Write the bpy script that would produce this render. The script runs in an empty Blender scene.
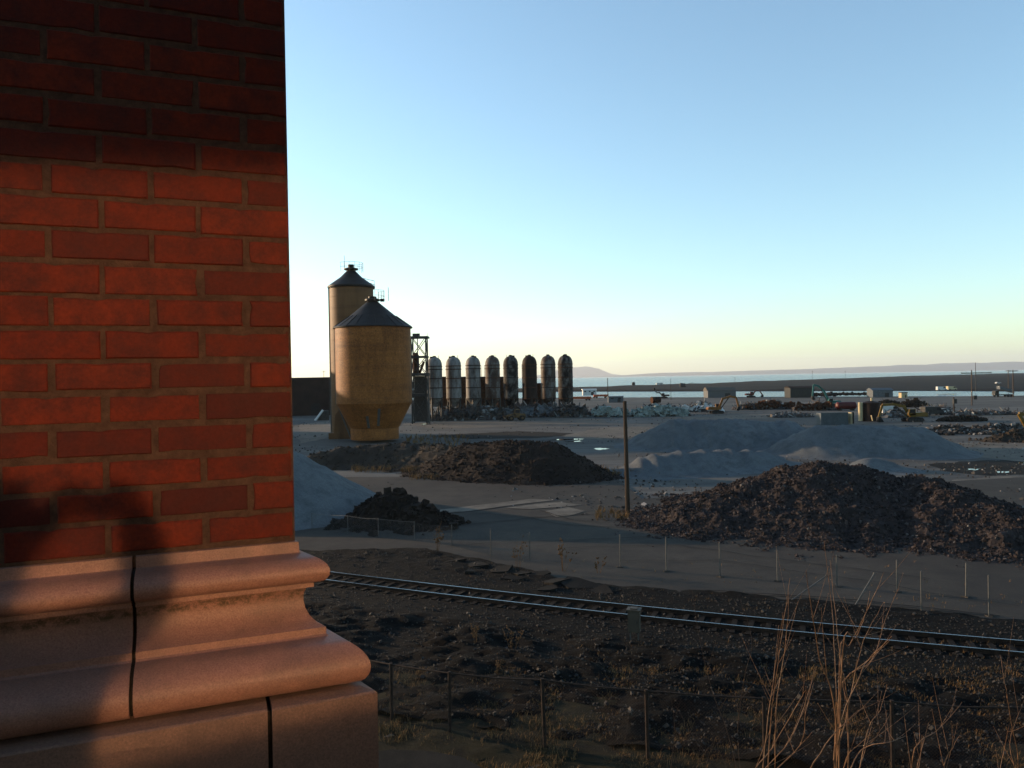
import bpy, bmesh, math, random
from mathutils import Vector, Matrix, noise, Euler
R = random.Random(11)
rad = math.radians
V = Vector
sc = bpy.context.scene
COL = sc.collection

# ------------------------------------------------------------------ camera
HC = 11.5                      # eye height above the yard
FPX = 770.0
cam = bpy.data.cameras.new('camera')
cam_ob = bpy.data.objects.new('camera', cam)
COL.objects.link(cam_ob)
cam.sensor_width = 36.0
cam.lens = 36.0 * FPX / 1024.0
cam.clip_start = 0.1
cam.clip_end = 40000
CM = Matrix.Rotation(rad(90 - 0.42), 3, 'X') @ Matrix.Rotation(rad(-1.0), 3, 'Z')
cam_ob.matrix_world = Matrix.Translation((0, 0, HC)) @ CM.to_4x4()
sc.camera = cam_ob

def ray(px, py):
    return (CM @ V(((px - 512) / FPX, (384 - py) / FPX, -1.0))).normalized()
def G(px, py, z=0.0):          # point of the photograph on the level z
    r = ray(px, py)
    return V((0, 0, HC)) + r * ((z - HC) / r.z)
def at(px, py, Y):             # point of the photograph at the depth Y
    r = ray(px, py)
    return V((0, 0, HC)) + r * (Y / r.y)

# ------------------------------------------------------------------ sun and sky
EL, AZ = rad(9.0), rad(-64.0)
SUN = V((math.sin(AZ) * math.cos(EL), math.cos(AZ) * math.cos(EL), math.sin(EL)))
world = bpy.data.worlds.new('World')
sc.world = world
world.use_nodes = True
wn = world.node_tree
bg = wn.nodes['Background']
sky = wn.nodes.new('ShaderNodeTexSky')
sky.sky_type = 'NISHITA'
sky.sun_disc = False
sky.sun_elevation = EL
sky.sun_rotation = AZ
sky.air_density = 1.0
sky.dust_density = 0.4
sky.ozone_density = 1.6
tn = wn.nodes.new('ShaderNodeMix'); tn.data_type = 'RGBA'; tn.blend_type = 'MULTIPLY'; tn.inputs[0].default_value = 1.0
tn.inputs[7].default_value = (.83, .99, 1.055, 1)
hs_n = wn.nodes.new('ShaderNodeHueSaturation'); hs_n.inputs['Saturation'].default_value = .90
wn.links.new(sky.outputs[0], hs_n.inputs['Color']); wn.links.new(hs_n.outputs[0], tn.inputs[6]); wn.links.new(tn.outputs[2], bg.inputs[0])
bg.inputs[1].default_value = 0.108
sl = bpy.data.lights.new('sun', 'SUN')
sl.energy = 3.2
sl.angle = rad(0.5)
sl.color = (1.0, 0.70, 0.43)
so = bpy.data.objects.new('sun', sl)
COL.objects.link(so)
so.rotation_euler = SUN.to_track_quat('Z', 'Y').to_euler()

# ------------------------------------------------------------------ materials
def lin(c): return (*c, 1.0)
class NT:
    def __init__(s, name):
        s.m = bpy.data.materials.new(name); s.m.use_nodes = True
        s.t = s.m.node_tree; s.b = s.t.nodes['Principled BSDF']
        s.co = s.t.nodes.new('ShaderNodeTexCoord')
    def n(s, kind, **kw):
        x = s.t.nodes.new(kind)
        for k, v in kw.items(): setattr(x, k, v)
        return x
    def l(s, a, b): s.t.links.new(a, b)
    def noise(s, scale, detail=4, rough=0.6, stretch=None, src='Object'):
        x = s.n('ShaderNodeTexNoise'); x.inputs['Scale'].default_value = scale
        x.inputs['Detail'].default_value = detail; x.inputs['Roughness'].default_value = rough
        c = s.co.outputs[src]
        if stretch:
            mp = s.n('ShaderNodeMapping'); mp.inputs['Scale'].default_value = stretch
            s.l(c, mp.inputs['Vector']); c = mp.outputs[0]
        s.l(c, x.inputs['Vector']); return x.outputs['Fac']
    def ramp(s, fac, stops):
        x = s.n('ShaderNodeValToRGB'); e = x.color_ramp.elements
        while len(e) < len(stops): e.new(0.5)
        for q, (p, c) in zip(e, stops):
            q.position = p; q.color = lin(c) if len(c) == 3 else c
        s.l(fac, x.inputs[0]); return x.outputs[0]
    def mix(s, fac, a, b, mode='MIX'):
        x = s.n('ShaderNodeMix', data_type='RGBA', blend_type=mode)
        for v, i in ((fac, 0), (a, 6), (b, 7)):
            if isinstance(v, (int, float)): x.inputs[i].default_value = v
            elif isinstance(v, tuple): x.inputs[i].default_value = lin(v)
            else: s.l(v, x.inputs[i])
        return x.outputs[2]
    def bump(s, h, strength, dist=0.02):
        x = s.n('ShaderNodeBump'); x.inputs['Strength'].default_value = strength
        x.inputs['Distance'].default_value = dist
        s.l(h, x.inputs['Height']); s.l(x.outputs[0], s.b.inputs['Normal'])
    def attr(s, name='tint'):
        x = s.n('ShaderNodeAttribute'); x.attribute_name = name; return x.outputs['Fac']
    def col(s, c):
        if isinstance(c, tuple): s.b.inputs['Base Color'].default_value = lin(c)
        else: s.l(c, s.b.inputs['Base Color'])
    def set(s, **kw):
        for k, v in kw.items(): s.b.inputs[k.replace('_', ' ')].default_value = v

DK = {'mortar': .75, 'galvanised_steel': .42, 'polished_rail': .65, 'blue_grey_cladding': .4, 'rusty_dark_post': 1.0, 'grey_tank_shell': .8, 'rusted_black_shell': .6, 'rust': .5, 'dark_hair': 1, 'skin': 1, 'sapling_bark': 1.0, 'dry_grass': 1.2, 'creosote_timber': .25, 'dark_metal_roof': .6, 'yellow_machine_paint': .27, 'orange_machine_paint': .34, 'red_paint': .2, 'teal_machine_paint': .5, 'slate_container_paint': .6, 'coated_glass': 1, 'white_paint': .6, 'grey_cladding': .35, 'tan_roof': .35, 'beige_tank_paint': .8, 'sooty_brick_wall': .45, 'concrete': .5}
def dual(name, a, b, scale=3.0, rough=0.8, bump=0.3, bscale=None, dist=0.02, metal=0.0, stretch=None, lo=0.35, hi=0.65, spec=0.12, tint=0.0):
    q_ = DK.get(name, .7)
    a = tuple(x * q_ for x in a); b = tuple(x * q_ for x in b)
    k = NT(name)
    f = k.noise(scale, 6, 0.65, stretch)
    c = k.ramp(f, [(lo, a), (hi, b)])
    if tint:
        t = k.attr()
        c = k.mix(1.0, c, k.ramp(t, [(0, (1 - tint,) * 3), (1, (1 + tint,) * 3)]), 'MULTIPLY')
    k.col(c)
    k.set(Roughness=rough, Metallic=metal)
    k.b.inputs['Specular IOR Level'].default_value = spec
    if bump: k.bump(k.noise(bscale or scale * 4, 5, 0.7), bump, dist)
    return k.m
def flat(name, c, rough=0.6, metal=0.0, var=0.25, scale=1.5):
    return dual(name, tuple(x * (1 - var) for x in c), tuple(min(1, x * (1 + var)) for x in c), scale, rough, 0.1, None, 0.01, metal, spec=.2)

M = {}
# ------------------------------------------------------------------ mesh builder
class MB:
    def __init__(s): s.v = []; s.f = []; s.t = []
    def add(s, vs, fs, tint=0.5):
        o = len(s.v); s.v += [tuple(p) for p in vs]
        s.f += [tuple(i + o for i in f) for f in fs]; s.t += [tint] * len(fs)
    def box(s, c, size, rot=None, tint=0.5, top=1.0):
        x, y, z = (q / 2 for q in size); c = V(c)
        vs = [V((i * x * (top if k > 0 else 1), j * y * (top if k > 0 else 1), k * z)) for k in (-1, 1) for j in (-1, 1) for i in (-1, 1)]
        if rot is not None: vs = [rot @ q for q in vs]
        s.add([c + q for q in vs], [(0, 2, 3, 1), (4, 5, 7, 6), (0, 1, 5, 4), (2, 6, 7, 3), (0, 4, 6, 2), (1, 3, 7, 5)], tint)
    def beam(s, a, b, w, h=None, tint=0.5, up=None):
        a, b = V(a), V(b); d = b - a
        if d.length < 1e-6: return
        q = d.to_track_quat('X', 'Z').to_matrix()
        s.box((a + b) / 2, (d.length, w, h or w), q, tint)
    def tube(s, pts, r, n=6, tint=0.5, cap=True):
        pts = [V(p) for p in pts]; rs = r if isinstance(r, (list, tuple)) else [r] * len(pts)
        vs = []; fs = []
        for i, p in enumerate(pts):
            d = (pts[min(i + 1, len(pts) - 1)] - pts[max(i - 1, 0)]).normalized()
            u = d.cross(V((0, 0, 1)))
            if u.length < 1e-3: u = V((1, 0, 0))
            u.normalize(); w = d.cross(u)
            for k in range(n):
                a = 2 * math.pi * k / n
                vs.append(p + (u * math.cos(a) + w * math.sin(a)) * rs[i])
        for i in range(len(pts) - 1):
            for k in range(n):
                k2 = (k + 1) % n
                fs.append((i * n + k, i * n + k2, (i + 1) * n + k2, (i + 1) * n + k))
        if cap:
            fs.append(tuple(range(n - 1, -1, -1))); fs.append(tuple(range((len(pts) - 1) * n, len(pts) * n)))
        s.add(vs, fs, tint)
    def lathe(s, prof, c=(0, 0, 0), n=32, tint=0.5, cap=True):
        c = V(c); vs = []; fs = []
        for (r, z) in prof:
            for k in range(n):
                a = 2 * math.pi * k / n
                vs.append(c + V((r * math.cos(a), r * math.sin(a), z)))
        for i in range(len(prof) - 1):
            for k in range(n):
                k2 = (k + 1) % n
                fs.append((i * n + k, i * n + k2, (i + 1) * n + k2, (i + 1) * n + k))
        if cap:
            fs.append(tuple(range(n - 1, -1, -1))); fs.append(tuple(range((len(prof) - 1) * n, len(prof) * n)))
        s.add(vs, fs, tint)
    def prism(s, poly, y0, y1, tint=0.5, M3=None, o=(0, 0, 0)):   # polygon in x,z pushed along y
        n = len(poly); o = V(o)
        vs = [V((x, y0, z)) for x, z in poly] + [V((x, y1, z)) for x, z in poly]
        if M3 is not None: vs = [M3 @ q for q in vs]
        s.add([o + q for q in vs], [tuple(range(n)), tuple(range(2 * n - 1, n - 1, -1))] + [(i, i + n, (i + 1) % n + n, (i + 1) % n) for i in range(n)], tint)
    def rock(s, c, r, rr, tint=0.5, flatn=1.0):
        q = Euler((rr.uniform(0, 6), rr.uniform(0, 6), rr.uniform(0, 6))).to_matrix()
        vs = []
        for k in (-1, 1):
            for j in (-1, 1):
                for i in (-1, 1):
                    p = V((i * rr.uniform(.5, 1), j * rr.uniform(.4, .8), k * rr.uniform(.35, .6))) * r
                    p = q @ p; p.z *= flatn; vs.append(V(c) + p)
        s.add(vs, [(0, 2, 3, 1), (4, 5, 7, 6), (0, 1, 5, 4), (2, 6, 7, 3), (0, 4, 6, 2), (1, 3, 7, 5)], tint)
    def build(s, name, mat, parent=None, smooth=False, origin=None):
        me = bpy.data.meshes.new(name)
        vs = s.v
        if origin is not None:
            o0 = V(origin); vs = [tuple(V(q) - o0) for q in vs]
        me.from_pydata(vs, [], s.f)
        at_ = me.attributes.new('tint', 'FLOAT', 'FACE')
        at_.data.foreach_set('value', s.t)
        bm = bmesh.new(); bm.from_mesh(me)
        bmesh.ops.recalc_face_normals(bm, faces=bm.faces)
        bm.to_mesh(me); bm.free()
        if smooth:
            me.polygons.foreach_set('use_smooth', [True] * len(me.polygons))
            if smooth != 'all':
                try: me.set_sharp_from_angle(angle=rad(24))
                except Exception: pass
        me.materials.append(mat)
        ob = bpy.data.objects.new(name, me); COL.objects.link(ob)
        if origin is not None: ob.location = origin
        if parent is not None: ob.parent = parent
        return ob

def tag(o, label, cat, group=None):
    o['label'] = label; o['category'] = cat
    if group: o['group'] = group
    return o
def thing(name, label, cat, loc=(0, 0, 0), rz=0.0, group=None, sc_=1.0):
    o = bpy.data.objects.new(name, None); COL.objects.link(o)
    o.location = loc; o.rotation_euler = (0, 0, rz); o.scale = (sc_,) * 3
    o.empty_display_size = 0.3
    return tag(o, label, cat, group)
def struct(o, kind='structure'):
    o['kind'] = kind; return o
def copy_tree(o, parent=None):
    c = o.copy(); COL.objects.link(c)
    if parent is not None: c.parent = parent
    for ch in [q for q in ALLCH.get(o.name, [])]: copy_tree(ch, c)
    return c
ALLCH = {}
def index_children(root):
    ALLCH[root.name] = list(root.children)
    for c in root.children: index_children(c)
def fbm(p, o=4): return noise.fractal(p, 1.0, 2.0, o)
# ------------------------------------------------------------------ material library
k = NT('brick_face')
t = k.attr()
base = k.ramp(t, [(0.0, (.034, .009, .008)), (.25, (.060, .011, .008)), (.6, (.092, .0135, .0068)), (1.0, (.122, .019, .0085))])
bl = k.noise(13, 6, .75); base = k.mix(k.ramp(bl, [(.40, (0, 0, 0)), (.68, (.85, .85, .85))]), base, (.035, .012, .011))
fine = k.noise(120, 3, .7); base = k.mix(.35, base, k.ramp(fine, [(.3, (.45, .45, .45)), (.7, (1.25, 1.25, 1.25))]), 'MULTIPLY')
k.col(base); k.set(Roughness=.6); k.b.inputs['Specular IOR Level'].default_value = .06
k.bump(k.noise(55, 6, .75), .45, .003); M['brick'] = k.m
M['mortar'] = dual('mortar', (.052, .030, .021), (.098, .056, .036), 40, .95, .9, 180, .004)
k = NT('terracotta_stone')
a = k.noise(260, 2, .8); c1 = k.ramp(a, [(.30, (.145, .070, .050)), (.52, (.21, .104, .075)), (.72, (.265, .136, .100))])
st = k.noise(5, 5, .65); c1 = k.mix(k.ramp(st, [(.48, (0, 0, 0)), (.75, (.6, .6, .6))]), c1, (.075, .050, .040))
k.b.inputs['Specular IOR Level'].default_value = .3
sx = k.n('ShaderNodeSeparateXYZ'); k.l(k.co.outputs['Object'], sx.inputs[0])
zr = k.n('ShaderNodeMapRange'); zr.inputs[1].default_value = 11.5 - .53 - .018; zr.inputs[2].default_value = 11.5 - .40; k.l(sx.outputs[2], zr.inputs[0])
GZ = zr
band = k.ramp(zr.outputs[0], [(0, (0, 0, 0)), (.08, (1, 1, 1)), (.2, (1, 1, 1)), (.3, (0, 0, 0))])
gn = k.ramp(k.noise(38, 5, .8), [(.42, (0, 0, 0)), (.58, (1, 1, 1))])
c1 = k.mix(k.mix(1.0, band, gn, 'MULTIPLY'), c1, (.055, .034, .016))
k.col(c1); k.set(Roughness=.55); k.bump(k.noise(140, 4, .7), .35, .0015); M['stone'] = k.m
k = NT('rough_stone')
a = k.noise(180, 3, .8); c1 = k.ramp(a, [(.30, (.10, .055, .038)), (.7, (.19, .105, .072))])
st = k.noise(4, 6, .7); c1 = k.mix(k.ramp(st, [(.45, (0, 0, 0)), (.7, (.7, .7, .7))]), c1, (.06, .038, .030))
k.col(c1); k.set(Roughness=.8); k.bump(k.noise(90, 5, .8), .5, .003); M['stone2'] = k.m
M['joint'] = dual('dark_joint', (.012, .010, .009), (.03, .024, .02), 60, .95, .4)

def ground_mat(name, a, b, c, s1=.05, s2=.6, s3=9, bump=.5, dist=.05, rough=.92, stretch=None):
    k = NT(name)
    n1 = k.noise(s1, 6, .65, stretch); n2 = k.noise(s2, 6, .7, stretch); n3 = k.noise(s3, 5, .8)
    a, b, c = [tuple(v * {'yard_dirt': 1.0, 'old_asphalt': .72, 'concrete': .75, 'grey_gravel': .74, 'rail_ballast': .42, 'dark_gravel': .5, 'brown_soil': .85, 'weedy_soil': .62}.get(name, .5) for v in q) for q in (a, b, c)]
    x = k.ramp(n1, [(.38, a), (.62, b)])
    x = k.mix(k.ramp(n2, [(.45, (0, 0, 0)), (.68, (.85, .85, .85))]), x, c)
    x = k.mix(.55, x, k.ramp(n3, [(.25, (.35, .35, .35)), (.75, (1.6, 1.6, 1.6))]), 'MULTIPLY')
    k.col(x); k.set(Roughness=rough); k.b.inputs['Specular IOR Level'].default_value = .08
    k.bump(n3, bump, dist); return k.m
M['ground'] = ground_mat('yard_dirt', (.066, .064, .060), (.115, .110, .100), (.040, .039, .038), .03, .25, 5, .4, .06, .92, (.35, 1.3, 1))
M['asphalt'] = ground_mat('old_asphalt', (.052, .045, .038), (.072, .062, .051), (.040, .036, .032), .09, .5, 14, .25, .02, .85)
M['ballast'] = ground_mat('rail_ballast', (.0045, .004, .0038), (.010, .0088, .0078), (.020, .016, .012), .25, 1.6, 16, 1.0, .10)
M['nearsoil'] = ground_mat('weedy_soil', (.021, .018, .010), (.036, .030, .014), (.013, .011, .009), .3, 1.3, 14, .8, .07)
M['concrete'] = ground_mat('concrete', (.13, .115, .095), (.19, .165, .135), (.09, .08, .07), .2, .9, 12, .3, .02)
M['gravel'] = ground_mat('grey_gravel', (.098, .108, .116), (.138, .149, .156), (.074, .080, .086), .12, .8, 7, .7, .08, .9, (1, 1, .35))
M['darkgravel'] = ground_mat('dark_gravel', (.026, .019, .016), (.042, .031, .025), (.054, .040, .032), .2, 1.2, 7, .9, .1)
M['brownsoil'] = ground_mat('brown_soil', (.035, .027, .021), (.06, .046, .034), (.022, .018, .015), .2, 1.0, 7, .9, .1)
k = NT('brick_rubble')
t = k.attr(); x = k.ramp(t, [(0, (.012, .009, .0085)), (.45, (.029, .0225, .0215)), (.8, (.044, .0335, .0315)), (.95, (.056, .046, .043)), (1, (.10, .094, .09))])
x = k.mix(.4, x, k.ramp(k.noise(8, 5, .8), [(.3, (.4, .4, .4)), (.7, (1.5, 1.5, 1.5))]), 'MULTIPLY')
k.b.inputs['Specular IOR Level'].default_value = .1
k.col(x); k.set(Roughness=.92); k.bump(k.noise(10, 5, .8), .6, .05); M['rubble'] = k.m
k = NT('scrap_mix')
t = k.attr(); x = k.ramp(t, [(0, (.012, .010, .010)), (.3, (.03, .022, .019)), (.5, (.055, .035, .024)), (.7, (.055, .06, .064)), (.88, (.10, .105, .10)), (1, (.26, .26, .25))])
x = k.mix(.4, x, k.ramp(k.noise(3, 5, .8), [(.3, (.4, .4, .4)), (.7, (1.4, 1.4, 1.4))]), 'MULTIPLY')
k.col(x); k.set(Roughness=.7); M['scrap'] = k.m
k = NT('concrete_rubble'); t = k.attr(); k.b.inputs['Specular IOR Level'].default_value = .1
k.col(k.ramp(t, [(0, (.02, .018, .017)), (.5, (.045, .04, .036)), (.8, (.08, .075, .07)), (1, (.22, .21, .20))])); k.set(Roughness=.9); M['crubble'] = k.m
M['slab'] = ground_mat('dark_broken_asphalt', (.018, .016, .014), (.034, .029, .024), (.012, .011, .010), .6, 2, 14, .5, .03)
M['greensheet'] = dual('pale_green_sheet_metal', (.15, .185, .17), (.36, .40, .37), 1.2, .55, .2)
M['silo'] = None
k = NT('ochre_silo_paint')
n1 = k.noise(.55, 6, .7, (1, 1, .3)); n2 = k.noise(.9, 5, .7, (.1, .1, 1.0)); n3 = k.noise(3.6, 3, .8)
x = k.ramp(n1, [(.32, (.115, .040, .009)), (.52, (.185, .067, .016)), (.72, (.23, .088, .024))])
x = k.mix(k.ramp(n2, [(.45, (0, 0, 0)), (.7, (.75, .75, .75))]), x, (.09, .031, .008))
x = k.mix(.8, x, k.ramp(n3, [(.35, (.5, .5, .5)), (.65, (1.45, 1.45, 1.45))]), 'MULTIPLY')
k.b.inputs['Specular IOR Level'].default_value = .1
k.col(x); k.set(Roughness=.6); k.bump(n2, .1, .05); M['silo'] = k.m
k = NT('weathered_tan_concrete')
n1 = k.noise(.4, 6, .7, (1, 1, .12)); n2 = k.noise(1.2, 5, .7, (.1, .1, 1.0))
x = k.ramp(n1, [(.3, (.085, .042, .019)), (.7, (.14, .072, .032))])
x = k.mix(k.ramp(n2, [(.45, (0, 0, 0)), (.7, (.5, .5, .5))]), x, (.065, .034, .017))
k.b.inputs['Specular IOR Level'].default_value = .1
k.col(x); k.set(Roughness=.6); M['tallsilo'] = k.m
M['roof'] = dual('dark_metal_roof', (.014, .013, .013), (.032, .028, .026), .8, .5, .1)
k = NT('rusty_tank_shell')
n1 = k.noise(.42, 6, .68, (1, 1, .5)); n2 = k.noise(2.2, 5, .7, (1, 1, .25))
oi = k.n('ShaderNodeObjectInfo'); 
x = k.ramp(n1, [(.36, (.018, .012, .010)), (.5, (.05, .032, .026)), (.56, (.09, .085, .082)), (.75, (.13, .125, .12))])
x = k.mix(k.ramp(n2, [(.48, (0, 0, 0)), (.66, (.85, .85, .85))]), x, (.045, .025, .017))
k.b.inputs['Specular IOR Level'].default_value = .15
k.col(x); k.set(Roughness=.6); M['tank'] = k.m
M['tankdark'] = dual('rusted_black_shell', (.012, .008, .007), (.045, .026, .019), .8, .7, .2, stretch=(1, 1, .3))
M['tankpale'] = dual('grey_tank_shell', (.045, .036, .031), (.19, .18, .175), .7, .6, .1, stretch=(1, 1, .3), lo=.36, hi=.56)
M['tankmid'] = dual('patchy_tank_shell', (.014, .010, .009), (.15, .14, .13), .6, .7, .1, stretch=(1, 1, .5), lo=.47, hi=.62)
M['rust'] = dual('rust', (.035, .015, .008), (.13, .05, .02), 1.5, .85, .3)
M['steel'] = dual('weathered_steel', (.025, .026, .026), (.06, .058, .055), 2, .6, .1, metal=.2)
M['galv'] = dual('galvanised_steel', (.13, .13, .125), (.22, .215, .205), 3, .5, .1, metal=.3)
M['darkpost'] = dual('rusty_dark_post', (.012, .009, .008), (.035, .022, .016), 6, .85, .3)
M['rail'] = dual('polished_rail', (.30, .30, .31), (.5, .5, .5), 3, .22, .0, metal=1.0)
M['railside'] = dual('rusty_rail_side', (.02, .012, .009), (.05, .028, .018), 5, .85, .2)
M['tie'] = dual('creosote_timber', (.018, .014, .012), (.055, .043, .034), 4, .9, .4, stretch=(1, 8, 1))
M['pole'] = dual('weathered_timber', (.028, .020, .015), (.065, .045, .032), 3, .9, .5, stretch=(6, 6, .4))
M['farpole'] = dual('grey_timber', (.06, .045, .035), (.12, .09, .07), 1, .9, .2)
M['bark'] = dual('sapling_bark', (.065, .033, .018), (.18, .095, .050), 18, .38, .4, stretch=(1, 1, .3))
M['barkdark'] = dual('dark_bark', (.022, .014, .011), (.05, .032, .024), 18, .7, .4)
M['weed'] = dual('dry_weed', (.06, .035, .018), (.15, .085, .04), 6, .9, .1)
M['straw'] = dual('dry_grass', (.06, .037, .016), (.15, .088, .036), 2, .9, .0, tint=.5)
M['bush'] = dual('winter_scrub', (.014, .012, .010), (.035, .028, .020), 2, .9, .1, tint=.4)
M['yellow'] = flat('yellow_machine_paint', (.36, .20, .022), .45)
M['orange'] = flat('orange_machine_paint', (.38, .15, .022), .45)
M['teal'] = flat('teal_machine_paint', (.02, .16, .15), .45)
M['loader'] = flat('faded_brown_machine_paint', (.13, .075, .03), .6)
M['redpaint'] = flat('red_paint', (.26, .028, .022), .45)
M['black'] = flat('black_rubber', (.016, .015, .014), .8)
M['glass'] = flat('dark_glass', (.02, .022, .025), .12)
M['white'] = flat('white_paint', (.66, .66, .64), .6, var=.1)
M['bluegrey'] = flat('blue_grey_cladding', (.17, .19, .21), .6)
M['warehouse'] = flat('grey_cladding', (.22, .22, .22), .6, var=.12)
M['warehouseroof'] = flat('tan_roof', (.20, .165, .13), .7, var=.15)
M['darkwall'] = dual('sooty_brick_wall', (.030, .020, .017), (.055, .036, .029), .4, .9, .2)
M['contblue'] = flat('slate_container_paint', (.10, .12, .135), .55, var=.15)
M['beige'] = flat('beige_tank_paint', (.42, .34, .20), .5, var=.15)
M['orangered'] = flat('orange_red_paint', (.42, .085, .025), .5)
M['cabinet'] = flat('grey_cabinet_paint', (.075, .06, .045), .6, var=.15)
M['skin'] = flat('skin', (.45, .27, .19), .5, var=.05)
M['jacket'] = flat('dark_jacket', (.025, .028, .035), .85)
M['jeans'] = flat('jeans', (.03, .04, .07), .9)
M['hair'] = flat('dark_hair', (.02, .014, .01), .6)
M['spit'] = ground_mat('breakwater_soil', (.013, .012, .012), (.022, .020, .019), (.009, .009, .009), .004, .02, .3, .2, .3, .95, (.12, 1, 1))
M['hill'] = dual('wooded_far_shore', (.025, .032, .028), (.05, .055, .045), .01, 1.0, .0)
k = NT('sea_water')
k.col((.012, .022, .03)); k.set(Roughness=.22, IOR=1.33)
k.bump(k.noise(.35, 5, .6, (.5, 1.6, 1)), .9, .5); M['water'] = k.m
k = NT('puddle_water'); k.col((.02, .02, .02)); k.set(Roughness=.04, IOR=1.33); M['puddle'] = k.m
k = NT('coated_glass'); k.col((.35, .295, .235)); k.set(Roughness=.06, Metallic=1.0); M['pane'] = k.m

# ------------------------------------------------------------------ brick pillar
WD = V((.927, .375, 0)).normalized()          # along the front face, to the right
WN = V((WD.y, -WD.x, 0))
SN = V((math.cos(rad(38)), math.sin(rad(38)), 0)); SDR = V((-SN.y, SN.x, 0))     # right-hand face
SK = .58
MI = V(((SN.y + WN.y * -SK) / (WN.x * SN.y - WN.y * SN.x), (WN.x * SK - SN.x) / (WN.x * SN.y - WN.y * SN.x), 0))
#                      # out of the front face
e = ray(290.5, 381); C0 = V((0, 0, HC)) + e * (1.94 / e.y); C0.z = 0
def P(s, o, z):                               # s to the left of the corner, o in front of the face
    return V((C0.x, C0.y, 0)) - WD * s + WN * o + V((0, 0, z))
r_ = ray(293, 541.5); ZB = HC + r_.z * 1.94 / r_.y       # foot of the brickwork
pil = thing('brick_pillar', 'red brick pillar on a moulded terracotta base, filling the left of the view', 'pillar', P(.6, -.6, 0))
def pbuild(mb, name, mat, smooth=False, par=None):
    ob = mb.build(name, mat, None, smooth)
    p_ = par or pil
    ob.parent = p_
    ob.matrix_parent_inverse = Matrix.Translation(-V(pil.location))
    return ob
CH, BL, JT = .0752, .2105, .0083
PW, PD = 1.26, 1.05
mb = MB(); mm = MB()
def brick(face, s0, s1, z0, z1, tint, rr):
    ch = rr.uniform(.003, .0065); pr = .0055 + rr.uniform(-.0015, .0015)
    dz = rr.uniform(-.0012, .0012)
    def q(s, o, z):
        if face == 'f': return P(s, o, z + dz)
        return V((C0.x, C0.y, 0)) + SDR * s + SN * o * .5 + V((0, 0, z + dz))
    ring = []
    nl = max(3, int((s1 - s0) / .022)); nh = 4
    for i in range(nl): ring.append((s0 + (s1 - s0) * i / nl, z0))
    for i in range(nh): ring.append((s1, z0 + (z1 - z0) * i / nh))
    for i in range(nl): ring.append((s1 - (s1 - s0) * i / nl, z1))
    for i in range(nh): ring.append((s0, z1 - (z1 - z0) * i / nh))
    cs, cz = (s0 + s1) / 2, (z0 + z1) / 2
    skew = [rr.uniform(-.0018, .0018) for _ in range(4)]
    chip = rr.randrange(len(ring)) if rr.random() < .4 else -9
    a, b, c = [], [], []; n = len(ring)
    for i, (s, z) in enumerate(ring):
        e = rr.uniform(-.0009, .0009) + .0012 * noise.noise(V((s * 60, z * 60, tint * 9)))
        dc = min(abs(i - chip), n - abs(i - chip))
        cut = (.0045 if dc == 0 else .0018 if dc == 1 else 0)
        vs_ = abs(s - s0) < 1e-7 or abs(s - s1) < 1e-7; hz_ = abs(z - z0) < 1e-7 or abs(z - z1) < 1e-7
        u, v = (s - cs), (z - cz)
        edge = 0 if (s < 0 and s == s0) else 1
        ss = s - (math.copysign(e + cut, u) * edge if vs_ else 0) + (skew[0] if u < 0 else skew[1]) * edge * (1 if vs_ else 0)
        zz = z - (math.copysign(e + cut, v) if hz_ else 0) + (skew[2] if v < 0 else skew[3])
        a.append(q(s, -.02, z)); b.append(q(ss, pr - ch, zz))
        k1 = 1 - ch / ((s1 - s0) / 2); k2 = 1 - ch / ((z1 - z0) / 2)
        c.append(q(cs + (ss - cs) * k1, pr, cz + (zz - cz) * k2))
    fs = []
    for i in range(n):
        k2 = (i + 1) % n
        fs += [(i, k2, n + k2, n + i), (n + i, n + k2, 2 * n + k2, 2 * n + i)]
    fs += [(2 * n + i, 2 * n + (i + 1) % n, 3 * n) for i in range(n)]
    mb.add(a + b + c + [q(cs, pr + .0004, cz)], fs, tint)
nrow = 44
for i in range(nrow):
    z0 = ZB + .012 + i * CH; z1 = z0 + CH - JT
    for face, L in (('f', PW), ('s', PD)):
        half = (i % 2 == 1) if face == 'f' else (i % 2 == 0)
        s = -.0015
        w = BL / 2 if half else BL
        while s < L - .03:
            e1 = min(s + w - JT + (.0015 if s < 0 else 0), L)
            tt = R.random()
            tt = tt * .6 + .35 if R.random() > .13 else R.uniform(.12, .4)
            brick(face, s, e1, z0, z1, tt, R)
            s = s + w + (0 if s > 0 else .0015); w = BL
pbuild(mb, 'brickwork', M['brick'])
ztop = ZB + nrow * CH
mm.box((0, 0, 0), (1, 1, 1)); mm.v = []; mm.f = []; mm.t = []
def prism_block(mb_, o, s1, d1, z0, z1):
    a = [P(s1, o, 0), V((C0.x, C0.y, 0)) + MI * o, V((C0.x, C0.y, 0)) + SDR * d1 + SN * SK * o, P(s1, -d1, 0)]
    mb_.add([q + V((0, 0, z)) for z in (z0, z1) for q in a], [(0, 1, 2, 3), (7, 6, 5, 4), (0, 4, 5, 1), (1, 5, 6, 2), (2, 6, 7, 3), (3, 7, 4, 0)])
prism_block(mm, 0.003, PW, PD, ZB - .03, ztop)
pbuild(mm, 'mortar', M['mortar'])
mb = MB(); g0 = P(.205, .0, 0)
rr_ = ray(202, 460); 
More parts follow.
